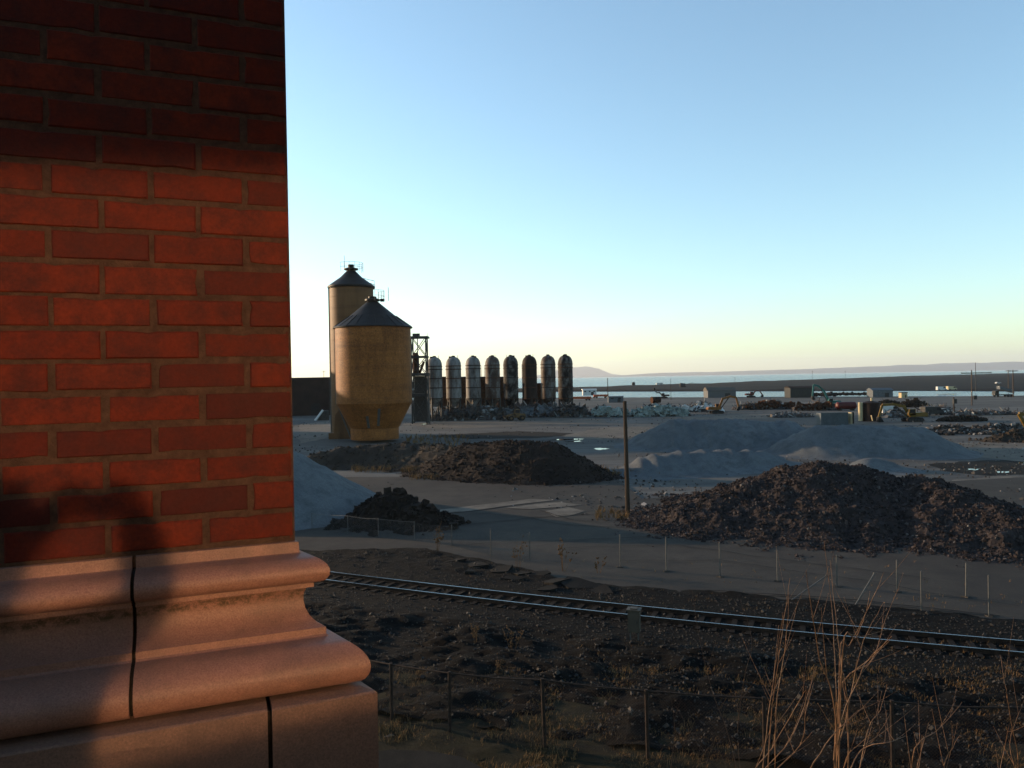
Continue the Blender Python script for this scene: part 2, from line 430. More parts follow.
# peg left in a joint
s_best = min((abs((lambda p: (CM.transposed() @ (p - V((0, 0, HC)))))(P(q / 1000, 0, HC)).x / -(CM.transposed() @ (P(q / 1000, 0, HC) - V((0, 0, HC)))).z * FPX + 512 - 202), q / 1000) for q in range(50, 500))[1]
dd = (P(s_best, 0, 0) - V((0, 0, 0))).length
pz = HC + rr_.z / math.hypot(rr_.x, rr_.y) * math.hypot(P(s_best, 0, 0).x, P(s_best, 0, 0).y)
pc = P(s_best, 0, pz)
mb.tube([pc - WN * .004, pc + WN * .008], .0075, 10); mb.tube([pc + WN * .008, pc + WN * .010], .005, 10)
pbuild(mb, 'anchor_plug', M['mortar'])

prof = [(-.002, .400), (.012, .402), (.014, .428)]
def arc(o0, d0, o1, d1, n, kind):
    out = []
    for i in range(1, n + 1):
        a = math.pi / 2 * i / n
        if kind == 'top': out.append((o0 + (o1 - o0) * math.sin(a), d0 + (d1 - d0) * (1 - math.cos(a))))
        else: out.append((o0 + (o1 - o0) * (1 - math.cos(a)), d0 + (d1 - d0) * math.sin(a)))
    return out
prof += [(.020, .431)] + arc(.020, .431, .086, .466, 7, 'top') + arc(.086, .466, .050, .498, 6, 'bot')
prof += [(.047, .500), (.047, .511), (.030, .513)]
prof += [(.022, .530), (.021, .548), (.025, .566), (.035, .583), (.052, .598), (.074, .606), (.074, .622), (.080, .626)]
prof += arc(.080, .626, .174, .683, 8, 'top') + arc(.174, .683, .128, .730, 6, 'bot') + [(.10, .732)]
D0 = HC - ZB - .403
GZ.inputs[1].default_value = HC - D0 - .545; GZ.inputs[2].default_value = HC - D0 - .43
def sweep(mb_, s_from, s_to, with_side, dop=0.0, pr=None):
    pr = pr or prof
    vs = []; n = 0
    for (o, dr) in pr:
        o += dop; z = HC - D0 - dr
        row = [P(s_from, o, z), P(s_to, o, z)]
        if with_side:
            row[1] = V((C0.x, C0.y, 0)) + MI * o + V((0, 0, z))
            row.append(V((C0.x, C0.y, 0)) + SDR * PD + SN * SK * o + V((0, 0, z)))
        n = len(row); vs += row
    fs = []
    for i in range(len(pr) - 1):
        for c in range(n - 1):
            fs.append((i * n + c, i * n + c + 1, (i + 1) * n + c + 1, (i + 1) * n + c))
    # end caps towards the joint
    for c, s in ((0, s_from), (1, s_to)):
        if with_side and c == 1: continue
        i0 = len(vs); vs += [P(s, -.05, HC - D0 - pr[0][1]), P(s, -.05, HC - D0 - pr[-1][1])]
        fs.append(tuple([i * n + c for i in range(len(pr))] + [i0 + 1, i0]))
    mb_.add(vs, fs)
def s_at(px, o, z):
    best = (9e9, 0)
    for q in range(0, 1200):
        p = CM.transposed() @ (P(q / 1000, o, z) - V((0, 0, HC)))
        x = p.x / -p.z * FPX + 512
        best = min(best, (abs(x - px), q / 1000))
    return best[1]
sj = s_at(133, .08, HC - .55)
sp_ = s_at(270, .185, HC - .80)
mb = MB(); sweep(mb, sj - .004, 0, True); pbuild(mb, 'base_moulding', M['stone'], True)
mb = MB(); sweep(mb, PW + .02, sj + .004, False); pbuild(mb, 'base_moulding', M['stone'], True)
mb = MB(); sweep(mb, PW, 0, True, -.014); pbuild(mb, 'joint_mortar', M['joint'], True)
zp = HC - D0 - .741
pprof = [(.09, .733), (.150, .735), (.183, .741), (.187, .745), (.187, .745 + 1.1)]
mb = MB(); sweep(mb, sp_ - .005, 0, True, 0, pprof); pbuild(mb, 'plinth_block', M['stone2'], False)
mb = MB(); sweep(mb, PW + .02, sp_ + .005, False, 0, pprof); pbuild(mb, 'plinth_block', M['stone2'], False)
mb = MB(); prism_block(mb, .172, PW, PD, .0, HC - D0 - .75); pbuild(mb, 'plinth_core', M['joint'])

# ------------------------------------------------------------------ building behind the camera: its window throws the low sun on to the pillar
L2h = V((.487, -.873, 0)).normalized()
DW = 4.4
EL2 = rad(8.4)
pt = P(.42, 0, HC - .155)
wc = pt + L2h * DW + V((0, 0, DW * math.tan(EL)))
hs = V((SUN.x, SUN.y, 0)).normalized()
wnrm = (-L2h + hs).normalized()
wu = V((0, 0, 1)).cross(wnrm)
gb = thing('station_building', 'brick building behind the viewer whose window throws sunlight on the pillar', 'building', (wc.x, wc.y, 0))
gb.rotation_euler = (0, 0, math.atan2(wu.y, wu.x))
HW, HH = 1.35, .67
zc = wc.z
mb = MB()   # local: x along wall, -y towards the viewer's side
def lw(x, y, z): return (x, y, z)
sgn = 1 if (Matrix.Rotation(gb.rotation_euler.z, 3, 'Z') @ V((0, 1, 0))).dot(wnrm) > 0 else -1
T_ = .35
def wbox(x0, x1, z0, z1, y0=-.02, y1=-.40): mb.box(((x0 + x1) / 2, sgn * (y0 + y1) / 2, (z0 + z1) / 2), (x1 - x0, abs(y1 - y0), z1 - z0))
wbox(-6, -HW - .06, 0, zc + 4.5); wbox(HW + .06, 4, 0, zc + 4.5)
wbox(-HW - .06, HW + .06, 0, zc - HH - .06); wbox(-HW - .06, HW + .06, zc + HH + .06, zc + 4.5)
mb.build('wall', M['darkwall'], gb)
mb = MB()
for (x0, x1, z0, z1) in ((-HW - .06, HW + .06, zc + HH, zc + HH + .06), (-HW - .06, HW + .06, zc - HH - .06, zc - HH), (-HW - .06, -HW, zc - HH, zc + HH), (HW, HW + .06, zc - HH, zc + HH)):
    wbox(x0, x1, z0, z1, -.03, -.12)
wf = mb.build('window', M['black'], gb)
mb = MB(); wbox(-HW, HW, zc - HH, zc + HH, -.06, -.075); mb.build('pane', M['pane'], wf)
dk = MB()
dk.box((2.2, -3.4, HC - 1.70 - .25), (9.0, 7.9, .5))
struct(dk.build('walkway', M['darkwall']))
# ------------------------------------------------------------------ setting: ground, track bed, yard, water
def lerp_poly(pl, x):          # y on a polyline of (x, y)
    if x <= pl[0][0]: 
        (x0, y0), (x1, y1) = pl[0], pl[1]
    elif x >= pl[-1][0]:
        (x0, y0), (x1, y1) = pl[-2], pl[-1]
    else:
        for (x0, y0), (x1, y1) in zip(pl, pl[1:]):
            if x0 <= x <= x1: break
    return y0 + (y1 - y0) * (x - x0) / (x1 - x0)
def strip(name, mat, xs, near, far, ny, z, hf=None, jag=0.0, jagfar=0.0, power=1.0):
    mb = MB(); n = ny + 1
    for x in xs:
        a = lerp_poly(near, x) + (jag * fbm(V((x * .35, 7.3, 1))) + jag * .6 * fbm(V((x * 1.7, 3.3, 1))) if jag else 0)
        b = lerp_poly(far, x) + (jagfar * fbm(V((x * .25, 17.3, 1))) if jagfar else 0)
        for j in range(n):
            t = (j / ny) ** power
            y = a + (b - a) * t
            mb.v.append((x, y, z + (hf(x, y, t) if hf else 0)))
    for i in range(len(xs) - 1):
        for j in range(ny):
            mb.f.append((i * n + j, (i + 1) * n + j, (i + 1) * n + j + 1, i * n + j + 1)); mb.t.append(.5)
    return struct(mb.build(name, mat, smooth='all'))
def frange(a, b, n): return [a + (b - a) * i / n for i in range(n + 1)]
def gxy(pts, z=0.0): return [(G(x, y, z).x, G(x, y, z).y) for x, y in pts]

shore = gxy([(560, 397.6), (700, 397.2), (800, 396.6), (1000, 396.0)])
shore = [(-900, shore[0][1] + 30)] + shore + [(900, shore[-1][1] + 30)]
strip('ground', M['ground'], frange(-900, 900, 60), [(-900, -80), (900, -80)], shore, 40, 0.0)
mb = MB(); mb.add([(-26000, 100, -1.1), (26000, 100, -1.1), (26000, 33500, -1.1), (-26000, 33500, -1.1)], [(0, 1, 2, 3)])
struct(mb.build('sea', M['water']))
# low breakwater between the basin and the open water
sn = gxy([(560, 391.6), (760, 391.3), (900, 390.8), (1024, 391.5)], -1); sf = gxy([(560, 386.5), (650, 384.2), (720, 381.6), (800, 378.8), (900, 375.6), (1024, 372.2)], 1.0)
sn = [(-900, sn[0][1])] + sn + [(1500, sn[-1][1])]; sf = [(-1500, sf[0][1] - 100)] + sf + [(2600, 3400)]
def spit_h(x, y, t):
    e = min(t * 30, 1) * min((1 - t) * 40, 1)
    return e * (1.6 + .9 * fbm(V((x * .012, y * .006, 4))) + .5 * fbm(V((x * .05, y * .02, 9))))
strip('breakwater', M['spit'], frange(-700, 1500, 220), sn, sf, 26, -1.4, spit_h, power=1.5)

# railway
top_rail = [G(x, y, .30) for x, y in ((330, 572), (560, 597.7), (764, 618.6), (1024, 641))]
# smooth curve through those points: quadratic fit of Y on X
import itertools
def polyfit2(pts):
    S = [[sum(p.x ** (i + j) for p in pts) for j in range(3)] for i in range(3)]
    B = V([sum(p.y * p.x ** i for p in pts) for i in range(3)])
    c = Matrix(S).inverted() @ B
    return c
pc_ = polyfit2(top_rail)
def trk(x): return pc_[0] + pc_[1] * x + pc_[2] * x * x
def trs(x): return pc_[1] + 2 * pc_[2] * x
def track_pt(x, off, z):     # off: to the far side of the far rail
    m = trs(x); nn = V((-m, 1, 0)).normalized()
    return V((x, trk(x), z)) + nn * off
XS = frange(-34, 46, 100)
GA = 1.51
bedn = [(x, track_pt(x, -12.3 if x < 12 else -12.3, 0).y) for x in XS]
nearfence = gxy([(450, 735), (648, 762)])
fsl = (nearfence[1][1] - nearfence[0][1]) / (nearfence[1][0] - nearfence[0][0])
def nf_y(x): return nearfence[0][1] + fsl * (x - nearfence[0][0])
road_edge = gxy([(300, 556), (420, 553), (500, 568), (560, 585), (620, 593), (700, 598), (760, 603), (860, 612), (1024, 628)])
road_edge = [(-40, road_edge[0][1] + 3)] + road_edge + [(60, road_edge[-1][1] - 8)]
def bed_h(x, y, t=0):
    d = (y - trk(x)) / math.sqrt(1 + trs(x) ** 2)     # distance beyond the far rail
    if d > 2.4 or d < -GA - 2.2:
        k = min(1, max(0, (abs(d + GA / 2) - GA / 2 - 2.2) / 1.6))
    else: k = 0
    h = .03 + (1 - k) * .09 + k * .16
    if k > 0:
        h += k * (.30 * fbm(V((x * .30, y * .5, 2)), 3) + .15 * fbm(V((x * 1.0, y * 1.6, 5)), 3) + .05 * fbm(V((x * 4, y * 4, 8)), 2) - .02) * (1 if d < 0 else .45)
    return max(h, .012) + .015 * noise.noise(V((x * 9, y * 9, 0)))
bed_near = [(x, nf_y(x) + .6) for x in XS]; bed_far = [(x, lerp_poly(road_edge, x) + .8) for x in XS]
strip('rail_bed', M['ballast'], frange(-34, 46, 330), bed_near, bed_far, 100, 0.0, bed_h)
def near_h(x, y, t): return .03 + .12 * fbm(V((x * .6, y * .6, 3)), 3) + .05 * fbm(V((x * 2.5, y * 2.5, 6)), 3) - .0
strip('verge', M['nearsoil'], frange(-20, 34, 160), [(-20, 6), (34, 6)], [(x, nf_y(x) + 4.2 + 1.0 * fbm(V((x * .3, 1, 1)))) for x in XS], 70, 0.05, near_h)
# yard pavement with a broken near edge
pav_far = gxy([(300, 478), (420, 478), (520, 474), (620, 480), (640, 500), (1024, 478)])
pav_far = [(-60, pav_far[0][1])] + pav_far + [(120, pav_far[-1][1])]
def pav_h(x, y, t): return .05 + .025 * fbm(V((x * .12, y * .12, 3)), 3)
strip('pavement', M['asphalt'], frange(-40, 60, 260), road_edge, pav_far, 40, .06, pav_h, jag=.9, power=1.0)
def patch(name, mat, px, z, sub=1):
    pts = gxy(px, z); mb = MB()
    if name == 'puddle':       # ragged shore
        q_ = []; n_ = len(pts)
        for i in range(n_):
            (ax, ay), (bx, by) = pts[i], pts[(i + 1) % n_]
            for j in range(8):
                t = j / 8; x, y = ax + (bx - ax) * t, ay + (by - ay) * t; q_.append((x, y))
        mx, my = sum(a for a, b in q_) / len(q_), sum(b for a, b in q_) / len(q_)
        pts = [(mx + (x - mx) * (.72 + .38 * noise.noise(V((x * .8, y * .8, 2)))), my + (y - my) * (.62 + .55 * noise.noise(V((x * 1.1, y * .9, 6))))) for x, y in q_]
    mb.add([(x, y, z) for x, y in pts], [tuple(range(len(pts)))])
    return struct(mb.build(name, mat))
patch('pavement', M['concrete'], [(437, 510), (470, 506), (530, 499), (555, 500), (520, 504), (470, 511), (442, 513)], .16)
patch('pavement', M['concrete'], [(545, 511), (568, 507), (585, 511), (572, 515), (556, 517)], .162)
def jag_patch(px, z, mat, amp=.35, sc=.5):
    pts = gxy(px, z); q_ = []
    for i in range(len(pts)):
        (ax, ay), (bx, by) = pts[i], pts[(i + 1) % len(pts)]; n_ = 14
        for j in range(n_):
            t = j / n_; x, y = ax + (bx - ax) * t, ay + (by - ay) * t
            k_ = amp * (ay / 60); q_.append((x + k_ * fbm(V((x * sc, y * sc, 3)), 3), y + k_ * 1.6 * fbm(V((x * sc, y * sc, 8)), 3)))
    mb = MB(); mb.add([(x, y, z) for x, y in q_], [tuple(range(len(q_)))]); return struct(mb.build('pavement', mat))
def ribbon(px, w, z, mat):
    pts = [V((x, y, z)) for x, y in gxy(px, z)]; mb = MB(); L_, R_ = [], []
    fine_ = []
    for a, b in zip(pts, pts[1:]):
        n_ = max(2, int((b - a).length / .6)); fine_ += [a.lerp(b, j / n_) for j in range(n_)]
    fine_.append(pts[-1])
    for i, p in enumerate(fine_):
        d = (fine_[min(i + 1, len(fine_) - 1)] - fine_[max(i - 1, 0)]).normalized(); nn = V((-d.y, d.x, 0))
        o_ = .35 * fbm(V((p.x * .4, p.y * .4, 5)), 3); ww = w * (.45 + .55 * abs(noise.noise(V((p.x * .9, p.y * .9, 1)))))
        L_.append(p + nn * (o_ + ww)); R_.append(p + nn * (o_ - ww))
    n_ = len(fine_); mb.add(L_ + R_, [(i, i + 1, n_ + i + 1, n_ + i) for i in range(n_ - 1)]); return struct(mb.build('pavement', mat))
for i, (q, w_) in enumerate((([(440, 527), (500, 521), (560, 515), (610, 514)], .10), ([(470, 513), (520, 516), (560, 524), (640, 528)], .07), ([(540, 510), (575, 520), (600, 522)], .09), ([(560, 548), (680, 545), (800, 562), (930, 578)], .06), ([(620, 560), (720, 560), (860, 580), (1020, 606)], .05), ([(450, 545), (560, 540), (650, 536)], .07), ([(700, 590), (820, 596), (1000, 616)], .12))):
    ribbon(q, w_, .165 + .004 * i, M['slab'])
for i, q in enumerate(([(930, 464), (990, 460), (1050, 461), (1050, 474), (985, 476), (945, 471)], [(420, 436), (520, 431), (590, 434), (540, 438), (470, 439)], [(640, 430), (720, 426), (800, 424), (760, 430), (690, 434)])):
    jag_patch(q, .012 + .003 * i, M['slab'])
for i, q in enumerate(([(400, 424), (470, 417.5), (600, 418.5), (610, 423), (520, 426), (440, 429)], [(600, 428), (680, 424), (740, 423), (700, 430), (640, 436), (600, 440), (560, 436)], [(940, 444), (1040, 440), (1060, 450), (1040, 463), (985, 458), (955, 452)],
                       [(950, 480), (1000, 476), (1060, 478), (1060, 494), (1000, 492), (965, 488)], [(860, 412), (960, 409), (1030, 411), (1030, 418), (940, 417)], [(660, 417.5), (800, 413), (830, 415.5), (700, 421)], [(300, 424), (330, 421), (334, 436), (300, 444)])):
    jag_patch(q, .02 + .004 * i, M['concrete'])
patch('pavement', M['concrete'], [(505, 508), (535, 504), (560, 502), (582, 505), (560, 507), (530, 509)], .158)
for px in ([(541, 439.6), (560, 438.8), (590, 438), (588, 439.2), (560, 440.6), (545, 441)], [(590, 448), (606, 447.4), (612, 449.2), (596, 450.4)],
           [(560, 441.6), (583, 440.2), (587, 441.2), (566, 442.6)],
           [(965, 468.2), (980, 467.4), (982, 470.5), (966, 471)], [(992, 471), (1012, 470.6), (1014, 473), (998, 473.4)], [(1016, 462), (1030, 461), (1032, 463), (1018, 464)],
           [(408, 421), (440, 418.8), (455, 419.6), (430, 421.5)], [(418, 424), (432, 423.4), (434, 424.6), (420, 425)]):
    patch('puddle', M['puddle'], px, .03)
# broken slabs of asphalt on the shoulder
for i, (px, py, w) in enumerate([(455, 562, 1.6), (476, 566, 1.9), (500, 571, 2.2), (520, 574, 1.5), (538, 577, 2.3), (556, 583, 1.8), (580, 586, 2.4), (604, 590, 2.0), (470, 573, 1.2), (512, 580, 1.3), (548, 590, 1.2)]):
    g = G(px, py, .1); mb = MB(); n = R.randint(6, 8)
    q = [(w * (.36 + .22 * R.random()) * math.cos(a), w * (.26 + .2 * R.random()) * math.sin(a)) for a in sorted(R.uniform(0, 6.28) for _ in range(n))]
    th = R.uniform(.06, .11)
    mb.add([(x, y, -th) for x, y in q] + [(x, y, th) for x, y in q], [tuple(range(n)), tuple(range(2 * n - 1, n - 1, -1))] + [(a, (a + 1) % n, (a + 1) % n + n, a + n) for a in range(n)])
    o = mb.build('asphalt_slab', M['slab'], None)
    o.location = (g.x, g.y, .15); o.rotation_euler = (R.uniform(-.16, .16), R.uniform(-.16, .16), R.uniform(-.5, .3))
    tag(o, 'broken slab of old asphalt heaved up on the dark shoulder beside the rails', 'asphalt slab', 'broken asphalt slabs along the track shoulder')

# rails and sleepers
tr = thing('railway_track', 'single railway track with shiny rail heads crossing dark ballast', 'railway track', track_pt(0, -GA / 2, 0))
def rel(o, par=tr):
    o.parent = par; o.matrix_parent_inverse = Matrix.Translation(-V(par.location)); return o
for off in (0, -GA):
    mb = MB(); hd = MB()
    for a, b in zip(XS, XS[1:]):
        p, q = track_pt(a, off, 0), track_pt(b, off, 0)
        mb.beam(p + V((0, 0, .225)), q + V((0, 0, .225)), .03, .13); mb.beam(p + V((0, 0, .15)), q + V((0, 0, .15)), .15, .025)
        hd.beam(p + V((0, 0, .305)), q + V((0, 0, .305)), .065, .04)
    rl = rel(mb.build('rail', M['railside'])); h_ = hd.build('rail_head', M['rail']); h_.parent = rl
mb = MB(); x = -34; first = None; ties = []
L_ = 0
while x < 34:
    ties.append(x); x += .68
for i, x in enumerate(ties[:99]):
    m = trs(x)
    if first is None:
        mb = MB(); mb.box((0, 0, 0), (.23, 2.6, .17)); first = rel(mb.build('sleeper', M['tie'])); c = first
    else:
        c = first.copy(); COL.objects.link(c); c.parent = tr; c.matrix_parent_inverse = Matrix.Translation(-V(tr.location))
    p = track_pt(x, -GA / 2, .075 + R.uniform(-.012, .012)); c.location = p; c.rotation_euler = (0, 0, math.atan(m) + R.uniform(-.02, .02))

# ------------------------------------------------------------------ mounds
def mound(name, label, cat, ridge, slope, mat, res=.5, amp=.3, fr=.5, rocks=0, rsize=(.1, .3), rmat=None, groove=0.0, seed=0, power=1.0, rlabel=None, flat_=0.0):
    xs = [p[0] for p in ridge]; ys = [p[1] for p in ridge]; hm = max(p[2] for p in ridge)
    r = hm / slope + 2.5 + flat_
    x0, x1, y0, y1 = min(xs) - r, max(xs) + r, min(ys) - r, max(ys) + r
    segs = list(zip(ridge, ridge[1:])) or [(ridge[0], ridge[0])]
    def H(x, y):
        b = -9
        for (ax, ay, ah), (bx, by, bh) in segs:
            dx, dy = bx - ax, by - ay; L2 = dx * dx + dy * dy
            t = 0 if L2 == 0 else max(0, min(1, ((x - ax) * dx + (y - ay) * dy) / L2))
            d = math.hypot(x - ax - dx * t, y - ay - dy * t); h = ah + (bh - ah) * t
            d = max(0, d - flat_)
            v = h - slope * (math.sqrt(d * d + .36) - .6)
            b = max(b, v)
        if b < .8: b = .8 * math.exp((b - .8) / .8) - .12        # soft foot
        w = min(1, max(0, b / 1.0))
        b += amp * (.3 + .7 * w) * (fbm(V((x * fr + seed, y * fr, seed)), 5))
        if groove:
            a = math.atan2(y - ys[0], x - xs[0])
            b += groove * w * noise.noise(V((x * 1.1 + seed, y * .12, 3)))
        return b
    nx, ny = int((x1 - x0) / res), int((y1 - y0) / res)
    ox, oy = sum(xs) / len(xs), sum(ys) / len(ys)
    mb = MB(); grid = {}
    hh = [[H(x0 + i * res, y0 + j * res) for j in range(ny + 1)] for i in range(nx + 1)]
    def vid(i, j):
        if (i, j) not in grid:
            grid[i, j] = len(mb.v); mb.v.append((x0 + i * res - ox, y0 + j * res - oy, max(hh[i][j], -.1)))
        return grid[i, j]
    for i in range(nx):
        for j in range(ny):
            if max(hh[i][j], hh[i + 1][j], hh[i][j + 1], hh[i + 1][j + 1]) > .0:
                mb.f.append((vid(i, j), vid(i + 1, j), vid(i + 1, j + 1), vid(i, j + 1)))
                mb.t.append(min(1, max(0, .35 + .5 * noise.noise(V((i * .9, j * .9, seed))))))
    base_smooth = rocks == 0
    rr = random.Random(seed + 3); cnt = 0; tries = 0
    while cnt < rocks and tries < rocks * 6:
        tries += 1
        x, y = rr.uniform(x0, x1), rr.uniform(y0, y1); h = H(x, y)
        if h < .03: continue
        s = rr.uniform(*rsize) * (1 if rr.random() < .93 else 1.8)
        mb.rock((x - ox, y - oy, h + s * .15), s, rr, rr.random() ** 1.3); cnt += 1
    o = mb.build(name, mat, None, 'all' if base_smooth else False)
    o.location = (ox, oy, 0)
    tag(o, label, cat); o['H'] = 1; del o['H']
    return o, H
def cr(px, py, Y):          # crest point of a heap
    p = at(px, py, Y); return (p.x, p.y, p.z)

mound('gravel_mound', 'smooth conical slope of blue-grey gravel beside the brick pillar', 'gravel mound', [cr(190, 440, 73), cr(240, 439, 71), cr(268, 440.5, 69)], .60, M['gravel'], .5, .22, .35, seed=1, groove=.12)
mound('debris_heap', 'small black heap of broken rubble at the foot of the pale gravel cone', 'rubble heap', [cr(380, 500, 62), cr(392, 491.5, 62.5), cr(412, 503, 61)], .72, M['darkgravel'], .3, .55, .8, 900, (.08, .3), seed=2)
mound('soil_mound', 'long low bank of dark brown soil in front of the ochre silos', 'soil bank', [cr(315, 453, 104), cr(355, 446, 106), cr(400, 443, 106), cr(430, 444, 104), cr(455, 446, 101)], .5, M['brownsoil'], .6, .4, .35, 1600, (.05, .17), seed=3, groove=.2)
mound('gravel_mound', 'dark flat-topped gravel mound in the middle of the yard', 'gravel mound', [cr(470, 444, 95), cr(510, 441, 92), cr(530, 441.3, 91), cr(545, 443, 90)], .56, M['darkgravel'], .5, .3, .5, 3500, (.05, .15), seed=4, flat_=.6)
mound('gravel_mound', 'wide grey gravel mound behind the utility pole, with pale gullied left flank', 'gravel mound', [cr(682, 420.5, 126), cr(720, 420, 125), cr(775, 422, 124)], .56, M['gravel'], .5, .3, .35, seed=5, groove=.5, flat_=2.2)
mound('gravel_mound', 'low grey gravel ledge in front of the wide gullied gravel mound', 'gravel mound', [cr(655, 456, 92), cr(690, 452, 94), cr(735, 450, 96), cr(760, 452, 97)], .45, M['gravel'], .5, .25, .4, seed=6, groove=.45, flat_=.6)
mound('gravel_mound', 'smooth grey gravel mound with a flat top below the slate container', 'gravel mound', [cr(832, 427, 111), cr(860, 426, 111), cr(900, 428, 110)], .56, M['gravel'], .5, .25, .35, seed=7, groove=.3, flat_=2.6)
mound('gravel_mound', 'little pale gravel cone in front of the flat-topped grey mound', 'gravel mound', [cr(868, 458, 90), cr(885, 460, 90)], .5, M['gravel'], .4, .12, .6, seed=8)
mound('rubble_heap', 'huge heap of broken reddish brick rubble behind the bare fence posts', 'rubble heap', [cr(722, 493, 60), cr(752, 486, 61), cr(815, 463, 62), cr(850, 466, 62), cr(878, 478, 61), cr(915, 477, 60), cr(950, 490, 55.5), cr(985, 505, 52.5), cr(1060, 524, 49)], .355, M['rubble'], .3, .5, .6, 26000, (.035, .10), seed=9)
mound('rubble_heap', 'pale heap of broken concrete in front of the yellow excavator at the right edge', 'rubble heap', [cr(905, 431, 142), cr(940, 428, 142), cr(965, 427, 142), cr(1000, 427, 142), cr(1060, 427, 142)], .4, M['crubble'], .6, .9, .35, 4200, (.1, .35), seed=10)
mound('soil_mound', 'dark strip of soil heaped below the excavator bucket at the right edge', 'soil heap', [cr(1000, 434, 124), cr(1020, 430, 124), cr(1040, 430, 124)], .6, M['brownsoil'], .5, .4, .5, 300, (.1, .3), seed=11)

# ------------------------------------------------------------------ silos
def roof_rail(mb, r, z, n=12, h=1.0, a0=0, a1=2 * math.pi):
    for k in range(n + 1):
        a = a0 + (a1 - a0) * k / n
        mb.tube([(r * math.cos(a), r * math.sin(a), z), (r * math.cos(a), r * math.sin(a), z + h)], .03, 4)
    for zz in (h * .5, h):
        mb.tube([(r * math.cos(a0 + (a1 - a0) * k / n), r * math.sin(a0 + (a1 - a0) * k / n), z + zz) for k in range(n + 1)], .03, 4)
YW = 146.0
c = at(374.3, 400, YW); g = thing('storage_silo', 'fat ochre storage silo with tapered bottom and dark cone roof', 'silo', (c.x, c.y, .5))
rw = 37.3 / FPX * YW * 1.0
zs = lambda py, Y, px=374: at(px, py, Y).z
zsh, zk, zn = zs(330.5, YW), zs(406, YW), zs(430, YW)
mb = MB(); prf = [(rw * .64, 0), (rw * .64, zn - .0), (rw * .66, zn + .1)]
for i in range(1, 13): prf.append((rw * (.66 + .34 * i / 12), zn + .1 + (zk - zn) * i / 12))
nz = 12
for i in range(1, nz + 1): prf.append((rw, zk + (zsh - zk) * i / nz))
mb.lathe(prf, n=64); mb.build('shell', M['silo'], g, True)
mb = MB()
for i in range(1, nz): mb.lathe([(rw + .0, zk + (zsh - zk) * i / nz - .04), (rw + .035, zk + (zsh - zk) * i / nz - .03), (rw + .035, zk + (zsh - zk) * i / nz + .03), (rw, zk + (zsh - zk) * i / nz + .04)], n=64, cap=False)
mb.build('seam_bands', M['silo'], g, True)
za = zs(303.5, YW)
mb = MB(); mb.lathe([(rw + .35, zsh - .12), (rw + .38, zsh + .05), (rw * .62, zsh + (za - zsh) * .42), (rw * .15, za - .2), (rw * .13, za)], n=64); 
rf = mb.build('roof', M['roof'], g, True)
mb = MB()
for k in range(24):
    a = 2 * math.pi * k / 24; ca, sa = math.cos(a), math.sin(a)
    mb.beam(((rw + .3) * ca, (rw + .3) * sa, zsh + .1), (rw * .63 * ca, rw * .63 * sa, zsh + (za - zsh) * .42 + .05), .08, .1)
mb.build('rib', M['roof'], rf)
mb = MB(); mb.lathe([(rw * .17, za - .05), (rw * .2, za), (rw * .2, za + .3), (rw * .11, za + .5), (rw * .11, za + .8)], n=20); mb.box((rw * .26, 0, za + .1), (.7, .6, .5)); mb.build('roof_cap', M['roof'], g)
mb = MB(); roof_rail(mb, rw * .32, za - .1, 8, 2.0, -1.2, 1.2); mb.tube([(rw * .42, .4, za), (rw * .42, .4, za + 2.6)], .05, 5); mb.build('railing', M['steel'], g)
mb = MB(); mb.tube([(-rw - .18, -.3, zk), (-rw - .18, -.3, zsh + .3)], .05, 5); mb.tube([(-rw - .18, .3, zk), (-rw - .18, .3, zsh + .3)], .05, 5)
for i in range(40): z_ = zk + (zsh - zk) * i / 40; mb.tube([(-rw - .18, -.3, z_), (-rw - .18, .3, z_)], .03, 4)
mb.tube([(-rw - .1, 0, zk + .4), (-rw * .62, -.8, zn - 2)], .14, 6); mb.build('ladder', M['galv'], g)
for (px, t0, t1) in ((-.05, .02, .50), (.30, .10, .80)):
    mb = MB(); kk = math.sqrt(1 - px * px)
    f = lambda t: rw * (.66 + .34 * t) + .1
    mb.beam((px * f(t0), -kk * f(t0), zn + .1 + (zk - zn) * t0), (px * f(t1), -kk * f(t1), zn + .1 + (zk - zn) * t1), .45, .12)
    mb.build('chute_plate', M['galv'], g)
YT = 159.0
c = at(353.5, 400, YT); g = thing('storage_silo', 'tall slender tan silo standing behind the fat ochre silo', 'silo', (c.x, c.y, 0))
rt = 21.6 / FPX * YT; zt = zs(287, YT, 353)
mb = MB(); mb.lathe([(rt, -.5)] + [(rt, zt * i / 14) for i in range(1, 15)], n=56); mb.build('shell', M['tallsilo'], g, True)
mb = MB()
for i in range(1, 14): mb.lathe([(rt, zt * i / 14 - .05), (rt + .03, zt * i / 14 - .03), (rt + .03, zt * i / 14 + .03), (rt, zt * i / 14 + .05)], n=56, cap=False)
mb.build('seam_bands', M['tallsilo'], g, True)
zta = zs(270, YT, 353)
mb = MB(); mb.lathe([(rt + .3, zt - .35), (rt + .38, zt - .1), (rt + .34, zt + .1), (rt * .5, zt + (zta - zt) * .56), (rt * .2, zta - .2), (rt * .2, zta)], n=48); mb.build('roof', M['roof'], g, True)
mb = MB(); mb.lathe([(rt * .24, zta - .1), (rt * .33, zta + .05), (rt * .33, zta + .3), (rt * .14, zta + .5), (rt * .14, zta + 1.1)], n=16); mb.build('roof_cap', M['roof'], g)
mb = MB(); roof_rail(mb, rt * .55, zta - .4, 9, 1.8, -2.4, 1.6); mb.tube([(-rt * .3, 0, zta), (-rt * .3, 0, zta + 3)], .04, 4)
